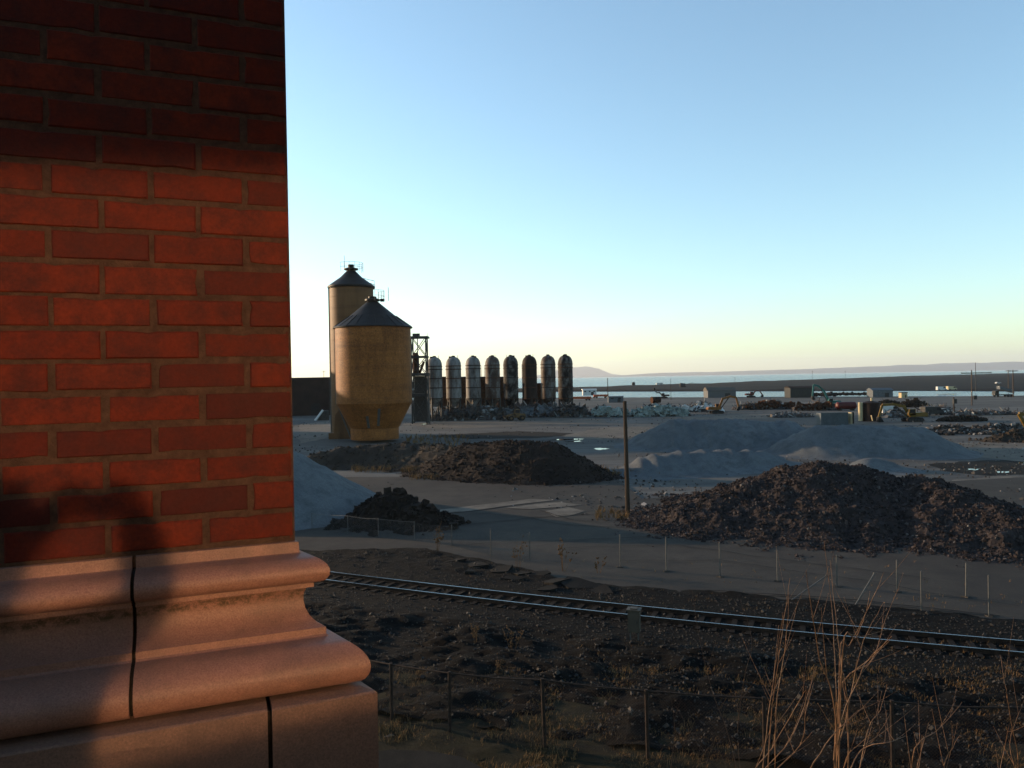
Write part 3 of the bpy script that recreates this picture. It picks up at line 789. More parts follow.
mb.beam((rt * .6, -.6, zt + 1.2), (rt + .4, -.6, zt + .3), .1, .1); mb.tube([(rt * .55, -.6, zt + 1.7), (rt + .4, -.6, zt + 1.1), (rt + .4, -.6, zt)], .05, 4); mb.build('railing', M['steel'], g)
mb = MB(); mb.beam((-rt + .02, -1.0, 0), (-rt + .02, -1.0, zt - .5), .3, .2); mb.build('cable_duct', M['galv'], g)
mb = MB(); mb.prism([(-rt + 1.4, 0), (-rt + 1.9, 5), (-rt + 3.0, 6), (-rt + 5.5, 0)], -rt - .9, -rt + .6); mb.box((-rt + 1.6, -rt - .5, .6), (2.2, 1.2, 1.2)); mb.build('loading_hopper', M['tallsilo'], g)

# ------------------------------------------------------------------ steel tower
YS = 204.0
c0, c1 = at(413, 400, YS), at(427.5, 400, YS)
g = thing('steel_tower', 'open lattice steel tower with platforms between silo and domed tanks', 'tower', ((c0.x + c1.x) / 2, YS, 0))
w = (c1.x - c0.x) / 2; d_ = w
lev = [0, zs(395, YS, 420), zs(374.5, YS, 420), zs(357, YS, 420), zs(337.5, YS, 420)]
mb = MB(); 
for i in (-1, 1):
    for j in (-1, 1): mb.beam((i * w, j * d_, 0), (i * w, j * d_, lev[-1]), .34, .34)
mb.beam((-.2, -d_, lev[2]), (-.2, -d_, lev[-1]), .3, .2)
mb.build('column', M['steel'], g)
for n_, z in enumerate(lev[1:]):
    e = .9 if n_ == 3 else (.6 if n_ == 1 else .35)
    mb = MB(); mb.box((.15, 0, z), (2 * w + e, 2 * d_ + e, .5 if n_ in (2, 3) else .75)); mb.box((-.5, -d_ - .2, z + .6), (w, .3, .7)) if n_ == 3 else None
    for i in (-1, 1):
        if n_ == 3: mb.tube([(i * (w + e / 2), -d_, z), (i * (w + e / 2), -d_, z + 1.0)], .05, 4)
    mb.build('platform', M['steel'], g)
mb = MB()
for a, b in zip(lev, lev[1:]):
    steps = 3 if b - a > 8 else 1
    for q in range(steps):
        z0_, z1_ = a + (b - a) * q / steps, a + (b - a) * (q + 1) / steps
        for j in (-1, 1):
            mb.beam((-w, j * d_, z0_), (w, j * d_, z1_), .2, .16); mb.beam((w, j * d_, z0_), (-w, j * d_, z1_), .2, .16)
            mb.beam((j * w, -d_, z0_), (j * w, d_, z1_), .2, .16)
            mb.beam((-w, j * d_, z1_), (w, j * d_, z1_), .22, .2)
mb.build('brace', M['steel'], g)
mb = MB(); mb.lathe([(.9, lev[2] + .4), (.9, lev[2] + 5), (.5, lev[2] + 5.8)], (-w * .3 - .6, 1.5, 0), n=12); mb.beam((0, 0, lev[2] + .4), (w * .6, 0, lev[2] + 3.4), .5, .6); mb.build('machinery', M['rust'], g)
mb = MB(); mb.box((0, d_ - .3, lev[2] * .5), (2 * w - .5, .2, lev[2] - .8)); mb.build('dark_backing', M['steel'], g)  # added dark panel, stands in for debris and building behind the lower bays
mb = MB(); mb.beam((w + .6, -d_, 0), (w + .5, -d_, lev[2]), .4, .4); mb.beam((w, -d_, lev[2] * .5), (w + .6, -d_, lev[2] * .5), .3, .3); mb.build('side_pipe', M['galv'], g)

# ------------------------------------------------------------------ domed tanks
tx = [435.0, 454.0, 473.6, 493.0, 511.2, 530.0, 548.6, 565.8]
word = ['first', 'second', 'third', 'fourth', 'fifth', 'sixth', 'seventh', 'eighth']
look = ['tankpale', 'tankpale', 'tankpale', 'tank', 'tankmid', 'tankdark', 'tank', 'tankmid']
extra = ['half hidden by the tower', 'palest of the row', 'pale with a rusty foot', 'black with white patches round the middle', 'dark brown with a few pale flecks', 'blackest of the row', 'dark with a pale waist', 'dark, at the open end']
for i, x in enumerate(tx):
    Y = 214 + 3.6 * i
    c = at(x, 400, Y); r = 7.6 / FPX * Y * (1.0 if i < 2 else .97)
    g = thing('domed_tank', f'{word[i]} domed rusty tank right of the steel tower, {extra[i]}', 'tank', (c.x, c.y, 0), R.uniform(0, 6), 'row of upright domed tanks')
    ztop = at(x, 357.2 - .28 * i, Y).z; zd = ztop - r * 1.2; zb = at(x, 398.5, Y).z
    mb = MB(); prf = [(r * .35, zb - 2.3), (r * .55, zb - 1.4), (r, zb)] + [(r, zb + (zd - zb) * q / 6) for q in range(1, 7)] + [(r * math.cos(a) ** .78, zd + r * 1.2 * math.sin(a) ** .9) for a in [math.pi / 2 * q / 9 for q in range(1, 9)]] + [(.12, ztop)]
    mb.lathe(prf, n=36); mb.build('shell', M[look[i]], g, True)
    for q in (.0, .33, .62, .9, 1.0):
        mb = MB(); z = zb + (zd - zb) * q; mb.lathe([(r, z - .12), (r + .1, z - .1), (r + .1, z + .1), (r, z + .12)], n=36, cap=False)
        mb.build('hoop_band', M['rust'] if i % 2 else M['tankdark'], g)
    mb = MB(); mb.lathe([(.55, ztop - .25), (.6, ztop + .1), (.35, ztop + .35)], n=12); mb.box((.9, 0, ztop - .1), (.7, .5, .5)); mb.tube([(-r * .6, 0, zd + r), (-r * .6, 0, zd + r + .9)], .06, 4); mb.build('top_fitting', M['tankdark'], g)
    for q in range(4):
        a = math.pi / 4 + q * math.pi / 2; mb = MB(); mb.beam((r * .95 * math.cos(a), r * .95 * math.sin(a), 0), (r * .95 * math.cos(a), r * .95 * math.sin(a), zb + .4), .4, .4)
        mb.beam((r * .95 * math.cos(a), r * .95 * math.sin(a), .2), (r * .95 * math.cos(a + 1.57), r * .95 * math.sin(a + 1.57), zb - .2), .18, .18); mb.build('leg', M['steel'], g)
    mb = MB(); 
    for q in (-.22, .22): mb.tube([((r + .2) * math.cos(1 + q * .4), (r + .2) * math.sin(1 + q * .4), .3), ((r + .2) * math.cos(1 + q * .4), (r + .2) * math.sin(1 + q * .4), zd)], .05, 4)
    mb.build('ladder', M['rust'], g)
for i, x in enumerate([444.4, 463.8, 483.2, 502.4, 539.4]):
    Y = 232 + 3.6 * i; c = at(x, 400, Y); r = 2.2
    zt2 = at(x, 376.6 if i < 4 else 383, Y).z
    g = thing('rusty_vat', f'flat-topped rusty vat seen between the {["first and second", "second and third", "third and fourth", "fourth and fifth", "sixth and seventh"][i]} domed tanks', 'vat', (c.x, c.y, 0), 0, 'vats behind the domed tanks')
    mb = MB(); mb.lathe([(r, 0), (r, zt2 * .5), (r, zt2 - .3)], n=28); mb.build('shell', M['rust'], g, True)
    mb = MB(); mb.lathe([(r + .1, zt2 - .4), (r + .15, zt2 - .1), (r * .5, zt2)], n=28); mb.build('lid', M['tankdark'], g)
mound('brush_bank', 'low dark brush-covered bank along the shore behind the scrap, right of the dark warehouse', 'bank', [cr(818, 394, 400), cr(845, 393.5, 400), cr(866, 394.5, 400)], .5, M['darkgravel'], 1.0, .8, .3, 500, (.3, .7), seed=12)
# ------------------------------------------------------------------ machines
def excavator(label, px, py, mat, rz, boom, stick, s=1.0, house_c=None, cabside=1, group='tracked excavators in the yard', loc=None):
    p = loc or G(px, py)
    g = thing('excavator', label, 'excavator', (p.x, p.y, 0), rz, None, s)
    for j in (-1, 1):
        mb = MB(); pf = [(-1.9, .35), (-1.6, .02), (1.6, .02), (1.95, .35), (1.95, .65), (1.6, .92), (-1.6, .92), (-1.9, .65)]
        mb.prism(pf, j * 1.25 - .3, j * 1.25 + .3)
        t = mb.build('track', M['black'], g)
        mb = MB()
        for q in range(5): mb.tube([(-1.4 + q * .7, j * 1.25 - .33, .4), (-1.4 + q * .7, j * 1.25 + .33, .4)], .24, 10)
        mb.build('roller', M['steel'], t)
    mb = MB(); mb.box((0, 0, .8), (2.2, 2.0, .4)); mb.lathe([(.8, .9), (.8, 1.2)], n=16); mb.build('undercarriage', M['steel'], g)
    mb = MB(); mb.prism([(-2.0, 1.2), (1.2, 1.2), (1.3, 1.7), (.2, 2.1), (-1.9, 2.15)], -1.35, 1.35); mb.build('house', mat, g)
    mb = MB(); mb.prism([(-2.9, 1.25), (-2.0, 1.2), (-1.95, 2.2), (-2.7, 2.1), (-2.95, 1.8)], -1.35, 1.35); mb.build('counterweight', mat, g)
    mb = MB(); mb.prism([(-.1, 1.5), (1.5, 1.5), (1.55, 2.0), (1.25, 2.95), (-.05, 3.0)], cabside * .45, cabside * 1.35); cb = mb.build('cab', mat, g)
    mb = MB(); mb.prism([(.1, 2.05), (1.38, 2.05), (1.14, 2.85), (.1, 2.88)], cabside * .43, cabside * 1.37); mb.build('window', M['glass'], cb)
    mb = MB(); mb.tube([(-1.4, -.5, 2.1), (-1.4, -.5, 2.7)], .07, 8); mb.build('exhaust', M['steel'], g)
    mb = MB()
    for a, b in zip(boom, boom[1:]): mb.beam((a[0], 0, a[1]), (b[0], 0, b[1]), .45, .6)
    for a in boom[1:-1]: mb.tube([(a[0], -.25, a[1]), (a[0], .25, a[1])], .36, 10)
    bo = mb.build('boom', mat, g)
    mb = MB(); m1 = boom[len(boom) // 2]
    for j in (-.32, .32): mb.tube([(1.2, j, 1.3), (m1[0] * .9, j, m1[1] - .3)], .09, 6)
    mb.build('hydraulic_ram', M['steel'], bo)
    mb = MB()
    for a, b in zip(stick, stick[1:]): mb.beam((a[0], 0, a[1]), (b[0], 0, b[1]), .36, .5)
    mb.build('stick', mat, g)
    ex, ez = stick[-1]; mb = MB()
    mb.prism([(ex - .25, ez + .25), (ex + .25, ez + .2), (ex + .35, ez - .7), (ex - .2, ez - 1.15), (ex - .95, ez - .95), (ex - .75, ez - .6)], -.6, .6)
    mb.build('bucket', M['black'], g)
    return g
excavator('orange excavator with its arm arched over, in front of the scrap heap', 716.5, 413.5, M['orange'], 0, [(.9, 1.9), (2.0, 4.6), (4.4, 5.3), (6.2, 4.9)], [(6.2, 4.9), (7.0, 1.9)], .95)
excavator('yellow excavator reaching its long arm back to the beige upright tank', 912.5, 421.5, M['yellow'], math.pi, [(.9, 1.8), (2.0, 3.6), (4.5, 4.1), (7.0, 4.0)], [(7.0, 4.0), (7.9, 1.0)], .98)
excavator('excavator with a raised teal boom behind the red lying tank', 831.5, 406.5, M['teal'], math.pi, [(.9, 1.9), (2.6, 5.6), (4.6, 7.4), (6.3, 7.9)], [(6.3, 7.9), (6.8, 3.6)], .95)
p = G(1040, 440)
excavator('yellow excavator arm reaching in from the right edge above rubble', 0, 0, M['yellow'], math.pi, [(.9, 1.8), (3.0, 4.0), (5.6, 4.3)], [(5.6, 4.3), (3.9, 1.2)], 1.0, loc=V((p.x + 2.2, p.y, 0)))
excavator('red excavator with lowered arm by the strip of water beside the grey warehouse', 751, 397.5, M['redpaint'], 0, [(.9, 1.7), (2.4, 3.4), (4.4, 3.6)], [(4.4, 3.6), (6.0, 1.2)], .95)
excavator('small dark excavator with raised arm beside the near water strip', 664, 398.4, M['steel'], math.pi, [(.9, 1.8), (2.6, 3.3), (4.2, 3.2)], [(4.2, 3.2), (5.6, 6.0)], .9)

# wheel loader
p = G(515, 420.5); g = thing('wheel_loader', 'brown wheel loader parked in front of the domed tanks', 'wheel loader', (p.x, p.y, 0), math.pi + .25, None, .92)
mb = MB(); mb.prism([(-3.1, .9), (-.2, .9), (-.2, 1.9), (-1.2, 2.15), (-3.0, 2.0)], -.95, .95); mb.box((.9, 0, 1.1), (2.0, 1.0, .7)); mb.build('body', M['loader'], g)
mb = MB(); mb.prism([(-1.4, 1.9), (.2, 1.9), (.05, 3.3), (-1.3, 3.3)], -.75, .75); cb = mb.build('cab', M['loader'], g)
mb = MB(); mb.prism([(-1.25, 2.2), (.1, 2.2), (.0, 3.1), (-1.2, 3.1)], -.77, .77); mb.build('window', M['glass'], cb)
for i in (-1.9, 1.5):
    for j in (-1, 1):
        mb = MB(); mb.tube([(i, j * 1.35 - .3, .78), (i, j * 1.35 + .3, .78)], .78, 18); w_ = mb.build('wheel', M['black'], g)
        mb = MB(); mb.tube([(i, j * 1.35 - .31, .78), (i, j * 1.35 + .31, .78)], .36, 12); mb.build('rim', M['loader'], w_)
mb = MB()
for j in (-.6, .6): mb.beam((.3, j, 1.9), (2.4, j, 1.5), .2, .35); mb.beam((2.4, j, 1.5), (3.3, j, .6), .2, .35)
mb.build('lift_arm', M['loader'], g)
mb = MB(); mb.prism([(3.1, .25), (4.4, .1), (3.5, .45), (3.3, 1.0), (3.7, 1.5), (3.1, 1.25)], -1.4, 1.4); mb.build('bucket', M['steel'], g)
mb = MB(); mb.tube([(-2.2, -.4, 2.0), (-2.2, -.4, 2.8)], .07, 8); mb.build('exhaust', M['steel'], g)

# tanks, container and boxes in the yard
p = G(871, 421); Yq = p.y; r = 8.6 / FPX * Yq
g = thing('storage_tank', 'upright beige tank with its left side lit, behind the yellow excavator bucket', 'tank', (p.x, p.y, 0))
h = at(871, 403, Yq).z
mb = MB(); mb.lathe([(r, 0), (r, h * .5), (r, h)], n=40); mb.build('shell', M['tankdark'], g, True)  # shaded side of the beige tank put into a black shell colour
mb = MB(); mb.lathe([(r + .08, h - .1), (r + .08, h + .1), (r * .4, h + .45), (.2, h + .5)], n=32); mb.build('lid', M['tankdark'], g)
mb = MB(); mb.tube([(r * .1, 0, h + .4), (r * .1, 0, h + 1.2)], .25, 10); mb.build('vent', M['beige'], g)
mb = MB(); mb.tube([(-r - .55, -.3, .1), (-r - .55, -.3, h + .2)], .52, 14); mb.build('lit_side', M['beige'], g)  # beige cylinder stands in for the tank's sunlit left side
mb = MB(); mb.beam((-r * .3, -r - .1, .2), (-r * .45, -r - .1, h * .35), .4, .15); mb.build('side_plate', M['beige'], g)
p = G(846, 410.5); Yq = p.y; L = 21.0 / FPX * Yq; g = thing('lying_tank', 'dull red cylindrical tank lying behind the slate container', 'tank', (p.x, p.y, 0), .06)
mb = MB(); rr0 = 1.15; mb.tube([(-L / 2, 0, 1.5), (-L / 2 + .15, 0, 1.5), (-L / 2 + .5, 0, 1.5), (L / 2 - .5, 0, 1.5), (L / 2 - .1, 0, 1.5), (L / 2, 0, 1.5)], [.4, .8, rr0, rr0, .8, .4], 20); mb.build('shell', M['redpaint'], g, True)
for x in (-L * .3, L * .3): mb = MB(); mb.box((x, 0, .3), (.5, 1.9, .8)); mb.build('saddle', M['steel'], g)
p = G(832, 424.8); g = thing('shipping_container', 'slate blue shipping container with its end door swung open', 'container', (p.x, p.y, 0), .05)
mb = MB(); mb.box((0, 0, 1.4), (6.0, 2.4, 2.5))
for q in range(28): mb.box((-2.85 + q * .211, -1.22, 1.4), (.1, .05, 2.3))
mb.build('body', M['contblue'], g)
mb = MB()
for x in (-2.98, 2.98): mb.box((x, -1.21, 1.4), (.16, .12, 2.7))
mb.box((0, -1.22, .12), (6.1, .1, .2)); mb.box((0, -1.22, 2.68), (6.1, .1, .16)); mb.box((-1, -1.25, 1.4), (.16, .06, 2.3)); mb.box((1, -1.25, 1.4), (.16, .06, 2.3)); mb.build('frame', M['contblue'], g)
mb = MB(); mb.box((3.7, -.9, 1.45), (.12, 1.6, 2.5)); mb.build('door', M['beige'], g)  # sunlit edge of the open door, the light put into the beige
mb = MB(); mb.box((4.25, -.5, 1.45), (1.0, .1, 2.5)); mb.build('door', M['black'], g)

# buildings
def shed(label, px0, px1, py, hh, depth, wm, rm, pitch=1.0, name='warehouse', cat='building', rz=0.0, windows=0, gable=False, pyw=None):
    a, b = G(px0, py), G(px1, py); Y = (a.y + b.y) / 2; w = abs(at(px1, py, Y).x - at(px0, py, Y).x)
    c = (at(px0, py, Y).x + at(px1, py, Y).x) / 2
    g = thing(name, label, cat, (c, Y + depth / 2, 0), rz)
    mb = MB(); mb.box((0, 0, hh / 2), (w, depth, hh)); mb.build('wall', wm, g)
    mb = MB()
    if gable: mb.prism([(-w / 2 - .3, hh), (w / 2 + .3, hh), (0, hh + pitch)], -depth / 2 - .3, depth / 2 + .3)
    else:
        Mz = Matrix.Rotation(rad(90), 3, 'Z'); mb.prism([(-depth / 2 - .3, hh + .003), (depth / 2 + .3, hh + .003), (depth * .1, hh + pitch), (-depth * .1, hh + pitch)], -w / 2 - .3, w / 2 + .3, M3=Mz)
    mb.build('roof', rm, g)
    mb = MB(); mb.box((w * .2, -depth / 2 - .03, hh * .33), (min(2.6, w * .2), .08, hh * .6)); mb.build('door', M['steel'], g)
    for q in range(windows):
        mb = MB(); mb.box((-w / 2 + w * (q + .5) / windows, -depth / 2 - .03, hh * .72), (w / windows * .4, .08, hh * .2)); mb.build('window', M['glass'], g)
    return g
shed('grey warehouse with tan roof standing against the strip of water', 708, 736, 397.6, 3.5, 9, M['warehouse'], M['warehouseroof'], 1.7)
shed('small white building just right of the domed tanks', 583, 596.5, 395.6, 3.6, 6, M['white'], M['white'], .6, windows=3, name='white_building')
shed('blue-grey site hut below the thin pole right of the domed tanks', 608.5, 623.5, 402.5, 2.6, 3, M['bluegrey'], M['bluegrey'], .25, name='site_hut', cat='hut', windows=2)
shed('dark low warehouse at the end of the bright strip of water', 790.5, 814, 397.6, 4.6, 8, M['steel'], M['darkwall'], .8)
shed('long blue-grey shed at the water right of the teal boom', 873, 893, 397.3, 3.2, 6, M['bluegrey'], M['bluegrey'], 1.0, name='long_shed', cat='shed')
shed('little pale kiosk beside the dark bush on the shore', 901.5, 907.5, 397.8, 2.2, 2.5, M['beige'], M['steel'], .3, name='kiosk', cat='kiosk')
# long dark works building at the left, mostly behind the pillar
a = G(290, 416); Yb = 262
x1 = at(329.5, 400, Yb).x; hb = at(310, 379.5, Yb).z
g = thing('works_building', 'long sooty brick works building between pillar and silos', 'building', (x1 - 50, Yb + 8, 0))
mb = MB(); mb.box((0, 0, hb / 2), (100, 16, hb)); mb.box((42, 0, hb + .35), (16, 16.2, .7)); mb.build('wall', M['darkwall'], g)
mb = MB(); mb.box((0, 0, hb + .15), (100.5, 16.5, .29)); mb.build('roof', M['roof'], g)
for q in range(10):
    mb = MB(); mb.prism([(-40 + q * 9.3, .0), (-36.6 + q * 9.3, .0), (-36.6 + q * 9.3, 3.2), (-37.2 + q * 9.3, 4.2), (-39.4 + q * 9.3, 4.2), (-40 + q * 9.3, 3.2)], -8.06, -7.9); mb.build('archway', M['black'], g)
mb = MB(); mb.tube([(47.5, -5, hb), (47.5, -5, hb + 3)], .07, 5); mb.beam((46.9, -5, hb + 2.6), (48.1, -5, hb + 2.6), .1, .1); mb.build('mast', M['steel'], g)
# unseen halls added behind the pillar to throw evening shade over the yard
g = thing('shade_hall', 'tall unseen hall added left of the view to shade the yard', 'building', (-135, 190, 0), .2)
mb = MB(); mb.box((0, 0, 11), (50, 30, 22)); mb.build('wall', M['darkwall'], g)
Mz = Matrix.Rotation(rad(90), 3, 'Z'); mb = MB(); mb.prism([(-15.5, 22.003), (15.5, 22.003), (0, 27)], -25.5, 25.5, M3=Mz); mb.build('roof', M['roof'], g)
for q in range(5):
    mb = MB(); mb.box((-18 + q * 9, -15.05, 9), (4, .12, 6)); mb.build('window', M['glass'], g)
g = thing('shade_hall', 'second unseen hall added far left beyond the long sooty building to shade the yard', 'building', (-165, 290, 0), .1)
mb = MB(); mb.box((0, 0, 12), (70, 24, 24)); mb.build('wall', M['darkwall'], g)
mb = MB(); mb.prism([(-12.5, 24.003), (12.5, 24.003), (0, 29)], -35.5, 35.5, M3=Mz); mb.build('roof', M['roof'], g)
for q in range(6):
    mb = MB(); mb.box((-28 + q * 11, -12.05, 9), (4, .12, 6)); mb.build('window', M['glass'], g)
# white tilted tent-like skip left of the tall silo
p = G(322, 420); g = thing('tipped_skip', 'pale steel skip tipped on edge left of the tall silo', 'skip', (p.x, p.y, 0), .3)
mb = MB(); mb.prism([(-2.2, 0), (.2, 3.1), (.5, 2.9), (-1.7, 0)], -2, 2); mb.build('panel', M['white'], g)
mb = MB(); mb.prism([(-1.4, 0), (.5, 2.8), (2.0, 2.7), (2.0, 0)], -1.8, 1.8); mb.build('hopper', M['steel'], g)
for lab, px, py, L in (('bright orange-red barrier wall behind the scrap right of the domed tanks', 577, 400.5, 14), ('orange-red freight flat stretching toward the thin far pole', 601, 398.0, 8)):
    p = G(px, py); g = thing('freight_wagon', lab, 'wagon', (p.x, p.y, 0), .0)
    mb = MB(); mb.box((0, 0, 1.35), (L, 2.4, 1.1)); 
    for q in range(int(L)): mb.box((-L / 2 + .5 + q, -1.22, 1.35), (.14, .08, 1.1))
    mb.build('body', M['orangered'], g)
    for q in (-L * .38, L * .38):
        mb = MB()
        for w_ in (-.8, .8): mb.tube([(q + w_, -1.0, .4), (q + w_, 1.0, .4)], .4, 12)
        mb.box((q, 0, .6), (2.4, 1.8, .3)); mb.build('bogie', M['black'], g)

# vehicles
def car(label, loc, rz, mat, kind='car'):
    g = thing({'car': 'parked_car', 'van': 'parked_van', 'truck': 'dump_truck'}[kind], label, {'car': 'car', 'van': 'van', 'truck': 'truck'}[kind], loc, rz)
    if kind == 'car': body = [(-2.1, .35), (2.1, .35), (2.15, .8), (1.2, .95), (.6, 1.42), (-1.2, 1.45), (-1.9, .95), (-2.15, .85)]; win = [(-1.5, .95), (1.0, .95), (.52, 1.36), (-1.1, 1.38)]; wy = .86; r = .33; wx = (-1.3, 1.35)
    elif kind == 'van': body = [(-2.6, .4), (2.6, .4), (2.65, 1.0), (2.0, 1.3), (1.5, 2.2), (-2.6, 2.25)]; win = [(.6, 1.3), (1.9, 1.3), (1.45, 2.05), (.6, 2.05)]; wy = .95; r = .36; wx = (-1.6, 1.7)
    else: body = [(-3.9, .7), (4.0, .7), (4.1, 1.4), (3.8, 2.6), (2.4, 2.7), (2.3, 1.1), (-3.9, 1.1)]; win = [(2.7, 1.8), (3.95, 1.8), (3.72, 2.5), (2.7, 2.5)]; wy = 1.15; r = .5; wx = (-2.8, -1.6, 2.9)
    mb = MB(); mb.prism(body, -wy, wy); mb.build('body', mat, g)
    mb = MB(); mb.prism(win, -wy - .01, wy + .01); mb.build('window', M['glass'], g)
    if kind == 'truck':
        mb = MB(); mb.prism([(-4.2, 1.6), (1.9, 3.3), (2.0, 4.6), (-3.9, 2.9)], -1.2, 1.2); mb.build('tipping_bed', M['bluegrey'], g)
    for x in wx:
        for j in (-1, 1):
            mb = MB(); mb.tube([(x, j * wy - .12, r), (x, j * wy + .12, r)], r, 14); mb.build('wheel', M['black'], g)
    mb = MB()
    fx = max(q[0] for q in body)
    for j in (-.6, .6): mb.box((fx - .02, j * wy, .85 if kind != 'truck' else 1.2), (.08, .3, .16))
    mb.build('headlight', M['white'], g)
    return g
zz = G
car('dark pickup sized car left of the short post, parked behind the yellow excavator', G(932.5, 415.2), .1, M['steel'], 'van')
car('white car parked nearest the short wooden post', G(942.5, 414.0), .2, M['white'])
car('dark tipper truck with its bed raised, beside the far right utility poles', G(1003, 396.8), math.pi, M['steel'], 'truck')
sp = lambda x, y: G(x, y, .6)
car('white van at the left end of the vehicles across the water strip', sp(941.5, 390.6), .0, M['white'], 'van')
car('white car parked right of the white van across the water strip', sp(946.5, 390.2), .2, M['white'])
car('beige van parked farthest right of the white vehicles across the water', sp(951.5, 390.2), .1, M['beige'], 'van')
car('white car alone on the far bank toward the right edge', sp(998, 383.8), .2, M['white'])
car('white van by the excavator tracks in the rubble yard', G(889, 414.0), .2, M['white'], 'van')
car('small grey car just left of the yellow excavator cab', G(896.0, 414.4), .0, M['bluegrey'])
# crane boom, buildings and pier shed on the breakwater
p = G(684, 387.0, .5); q = at(693, 382.6, p.y); g = thing('crane', 'dark lattice crane boom leaning on the far breakwater', 'crane', (p.x, p.y, .5))
mb = MB(); d_ = (q.x - p.x, 0, q.z - .5)
for j in (-.5, .5): mb.beam((0, j, 2), (d_[0], j * .4, d_[2]), .35, .35)
for n_ in range(9): t0, t1 = n_ / 9, (n_ + 1) / 9; mb.beam((d_[0] * t0, -.5, 2 + (d_[2] - 2) * t0), (d_[0] * t1, .5, 2 + (d_[2] - 2) * t1), .2, .2)
mb.build('boom', M['steel'], g); mb = MB(); mb.prism([(-4, 1), (1, 1), (1, 3.4), (-3.5, 3.8)], -1.5, 1.5); mb.build('cab', M['steel'], g); mb = MB(); mb.box((-1, 0, .5), (5, 3.4, 1)); mb.build('track', M['black'], g)
for lab, px, py, w, h, m_ in (('dark square hut on the breakwater left of the white barge', 633.5, 385.2, 3.4, 3.2, 'steel'), ('low white shed roof on the breakwater', 659.5, 384.4, 8.5, 1.6, 'white')):
    p = G(px, py, .6); g = thing('harbour_hut', lab, 'hut', (p.x, p.y, .4)); mb = MB(); mb.box((0, 0, h / 2), (w, 4, h)); mb.build('wall', M[m_], g)
    mb = MB(); mb.prism([(-w / 2 - .2, h + .003), (w / 2 + .2, h + .003), (w * .3, h + .7), (-w * .3, h + .7)], -2.2, 2.2); mb.build('roof', M[m_], g); mb = MB(); mb.box((w * .2, -2.03, h * .4), (.9, .08, h * .7)); mb.build('door', M['steel'], g)

# ------------------------------------------------------------------ scrap heaps
def scrap(label, px0, px1, py, ph, n, sheets=0, smat='greensheet', depth=6, seed=0, lean=0.0):
    a, b = G(px0, py), G(px1, py); Y = (a.y + b.y) / 2; rr = random.Random(seed)
    x0, x1 = at(px0, py, Y).x, at(px1, py, Y).x; w = x1 - x0; h = ph / FPX * Y
    g = thing('scrap_heap', label, 'scrap heap', ((x0 + x1) / 2, Y + depth / 2, 0))
    hf = lambda x: h * max(.1, (1 - abs(2 * x / w) ** 3)) * (.55 + .45 * noise.noise(V((x * .22, seed, 1))) + .15)
    mb = MB(); nx, ny = 40, 12
    for i in range(nx + 1):
        for j in range(ny + 1):
            x = -w / 2 + w * i / nx; y = -depth / 2 + depth * j / ny
            z = hf(x) * .75 * (1 - (2 * y / depth) ** 2) + .3 * rr.uniform(-1, 1) * (1 if 0 < j < ny else 0); mb.v.append((x, y, max(z, -.05)))
    for i in range(nx):
        for j in range(ny): k0 = i * (ny + 1) + j; mb.f.append((k0, k0 + ny + 1, k0 + ny + 2, k0 + 1)); mb.t.append(rr.uniform(.05, .5))
    mb.build('rubble_base', M['scrap'], g)
    mb = MB(); bb = MB(); sh = MB()
    for q in range(n):
        x = rr.uniform(-w / 2, w / 2); y = rr.uniform(-depth / 2, depth / 4); z = hf(x) * (1 - (2 * y / depth) ** 2) * rr.uniform(.3, .95) + .1
        k_ = rr.random()
        if k_ < .5: mb.rock((x, y, z), rr.uniform(.25, .8), rr, rr.random())
        else:
            L = rr.uniform(1.2, 4.2); d = V((rr.uniform(-1, 1), rr.uniform(-.5, .5), rr.uniform(-.35, .75))).normalized() * L / 2
            bb.beam(V((x, y, z)) - d, V((x, y, z)) + d, rr.uniform(.06, .3), rr.uniform(.06, .25), rr.random() ** 1.2)
    mb.build('rubble', M['scrap'], g); bb.build('twisted_beams', M['scrap'], g)
    if sheets:
        for q in range(sheets):
            x = rr.uniform(-w / 2.3, w / 2.3); L = rr.uniform(1.6, 4.6); nn = 6; o0 = len(sh.v); z0 = hf(x) * rr.uniform(.1, .55); rot = Euler((rr.uniform(.5, 1.3), rr.uniform(-.5, .5), rr.uniform(-.6, .6))).to_matrix()
            for i in range(nn + 1):
                for j in range(nn + 1):
                    v = V((L * (i / nn - .5), L * .7 * (j / nn - .5), .35 * L * noise.noise(V((i * .5 + q * 3.1, j * .5, seed)))))
                    v = rot @ v; sh.v.append((x + v.x, -depth / 2 + .6 + v.y + rr.uniform(-.05, .05), z0 + v.z + .4))
            for i in range(nn):
                for j in range(nn): k0 = o0 + i * (nn + 1) + j; sh.f.append((k0, k0 + nn + 1, k0 + nn + 2, k0 + 1)); sh.t.append(.5)
        sh.build('crumpled_sheets', M[smat], g)
    return g
scrap('tangled grey steel wreckage under the left domed tanks', 428, 508, 420.5, 22, 520, 10, 'steel', 8, 21)
scrap('tangled steel wreckage under the right domed tanks, behind the loader', 500, 568, 417.5, 21, 480, 14, 'bluegrey', 8, 22)
scrap('dark jagged scrap pile at the right foot of the domed tanks', 556, 592, 417.5, 18, 260, 8, 'steel', 6, 23)
scrap('scrap pile with pale green sheet metal, left of the utility pole', 588, 628, 417, 15, 220, 26, 'greensheet', 6, 24)
scrap('crumpled pale green sheet metal piled right of the utility pole', 632, 690, 416.5, 16, 240, 44, 'greensheet', 6, 25)
scrap('brown scrap with bright offcuts left of the orange excavator', 682, 720, 412, 14, 260, 9, 'white', 7, 26)
scrap('rusty brown scrap bank right of the orange excavator', 738, 800, 409.5, 11, 420, 12, 'rust', 8, 27)
scrap('rusty brown scrap bank below the teal boom', 798, 838, 410.5, 10, 280, 10, 'rust', 7, 28)
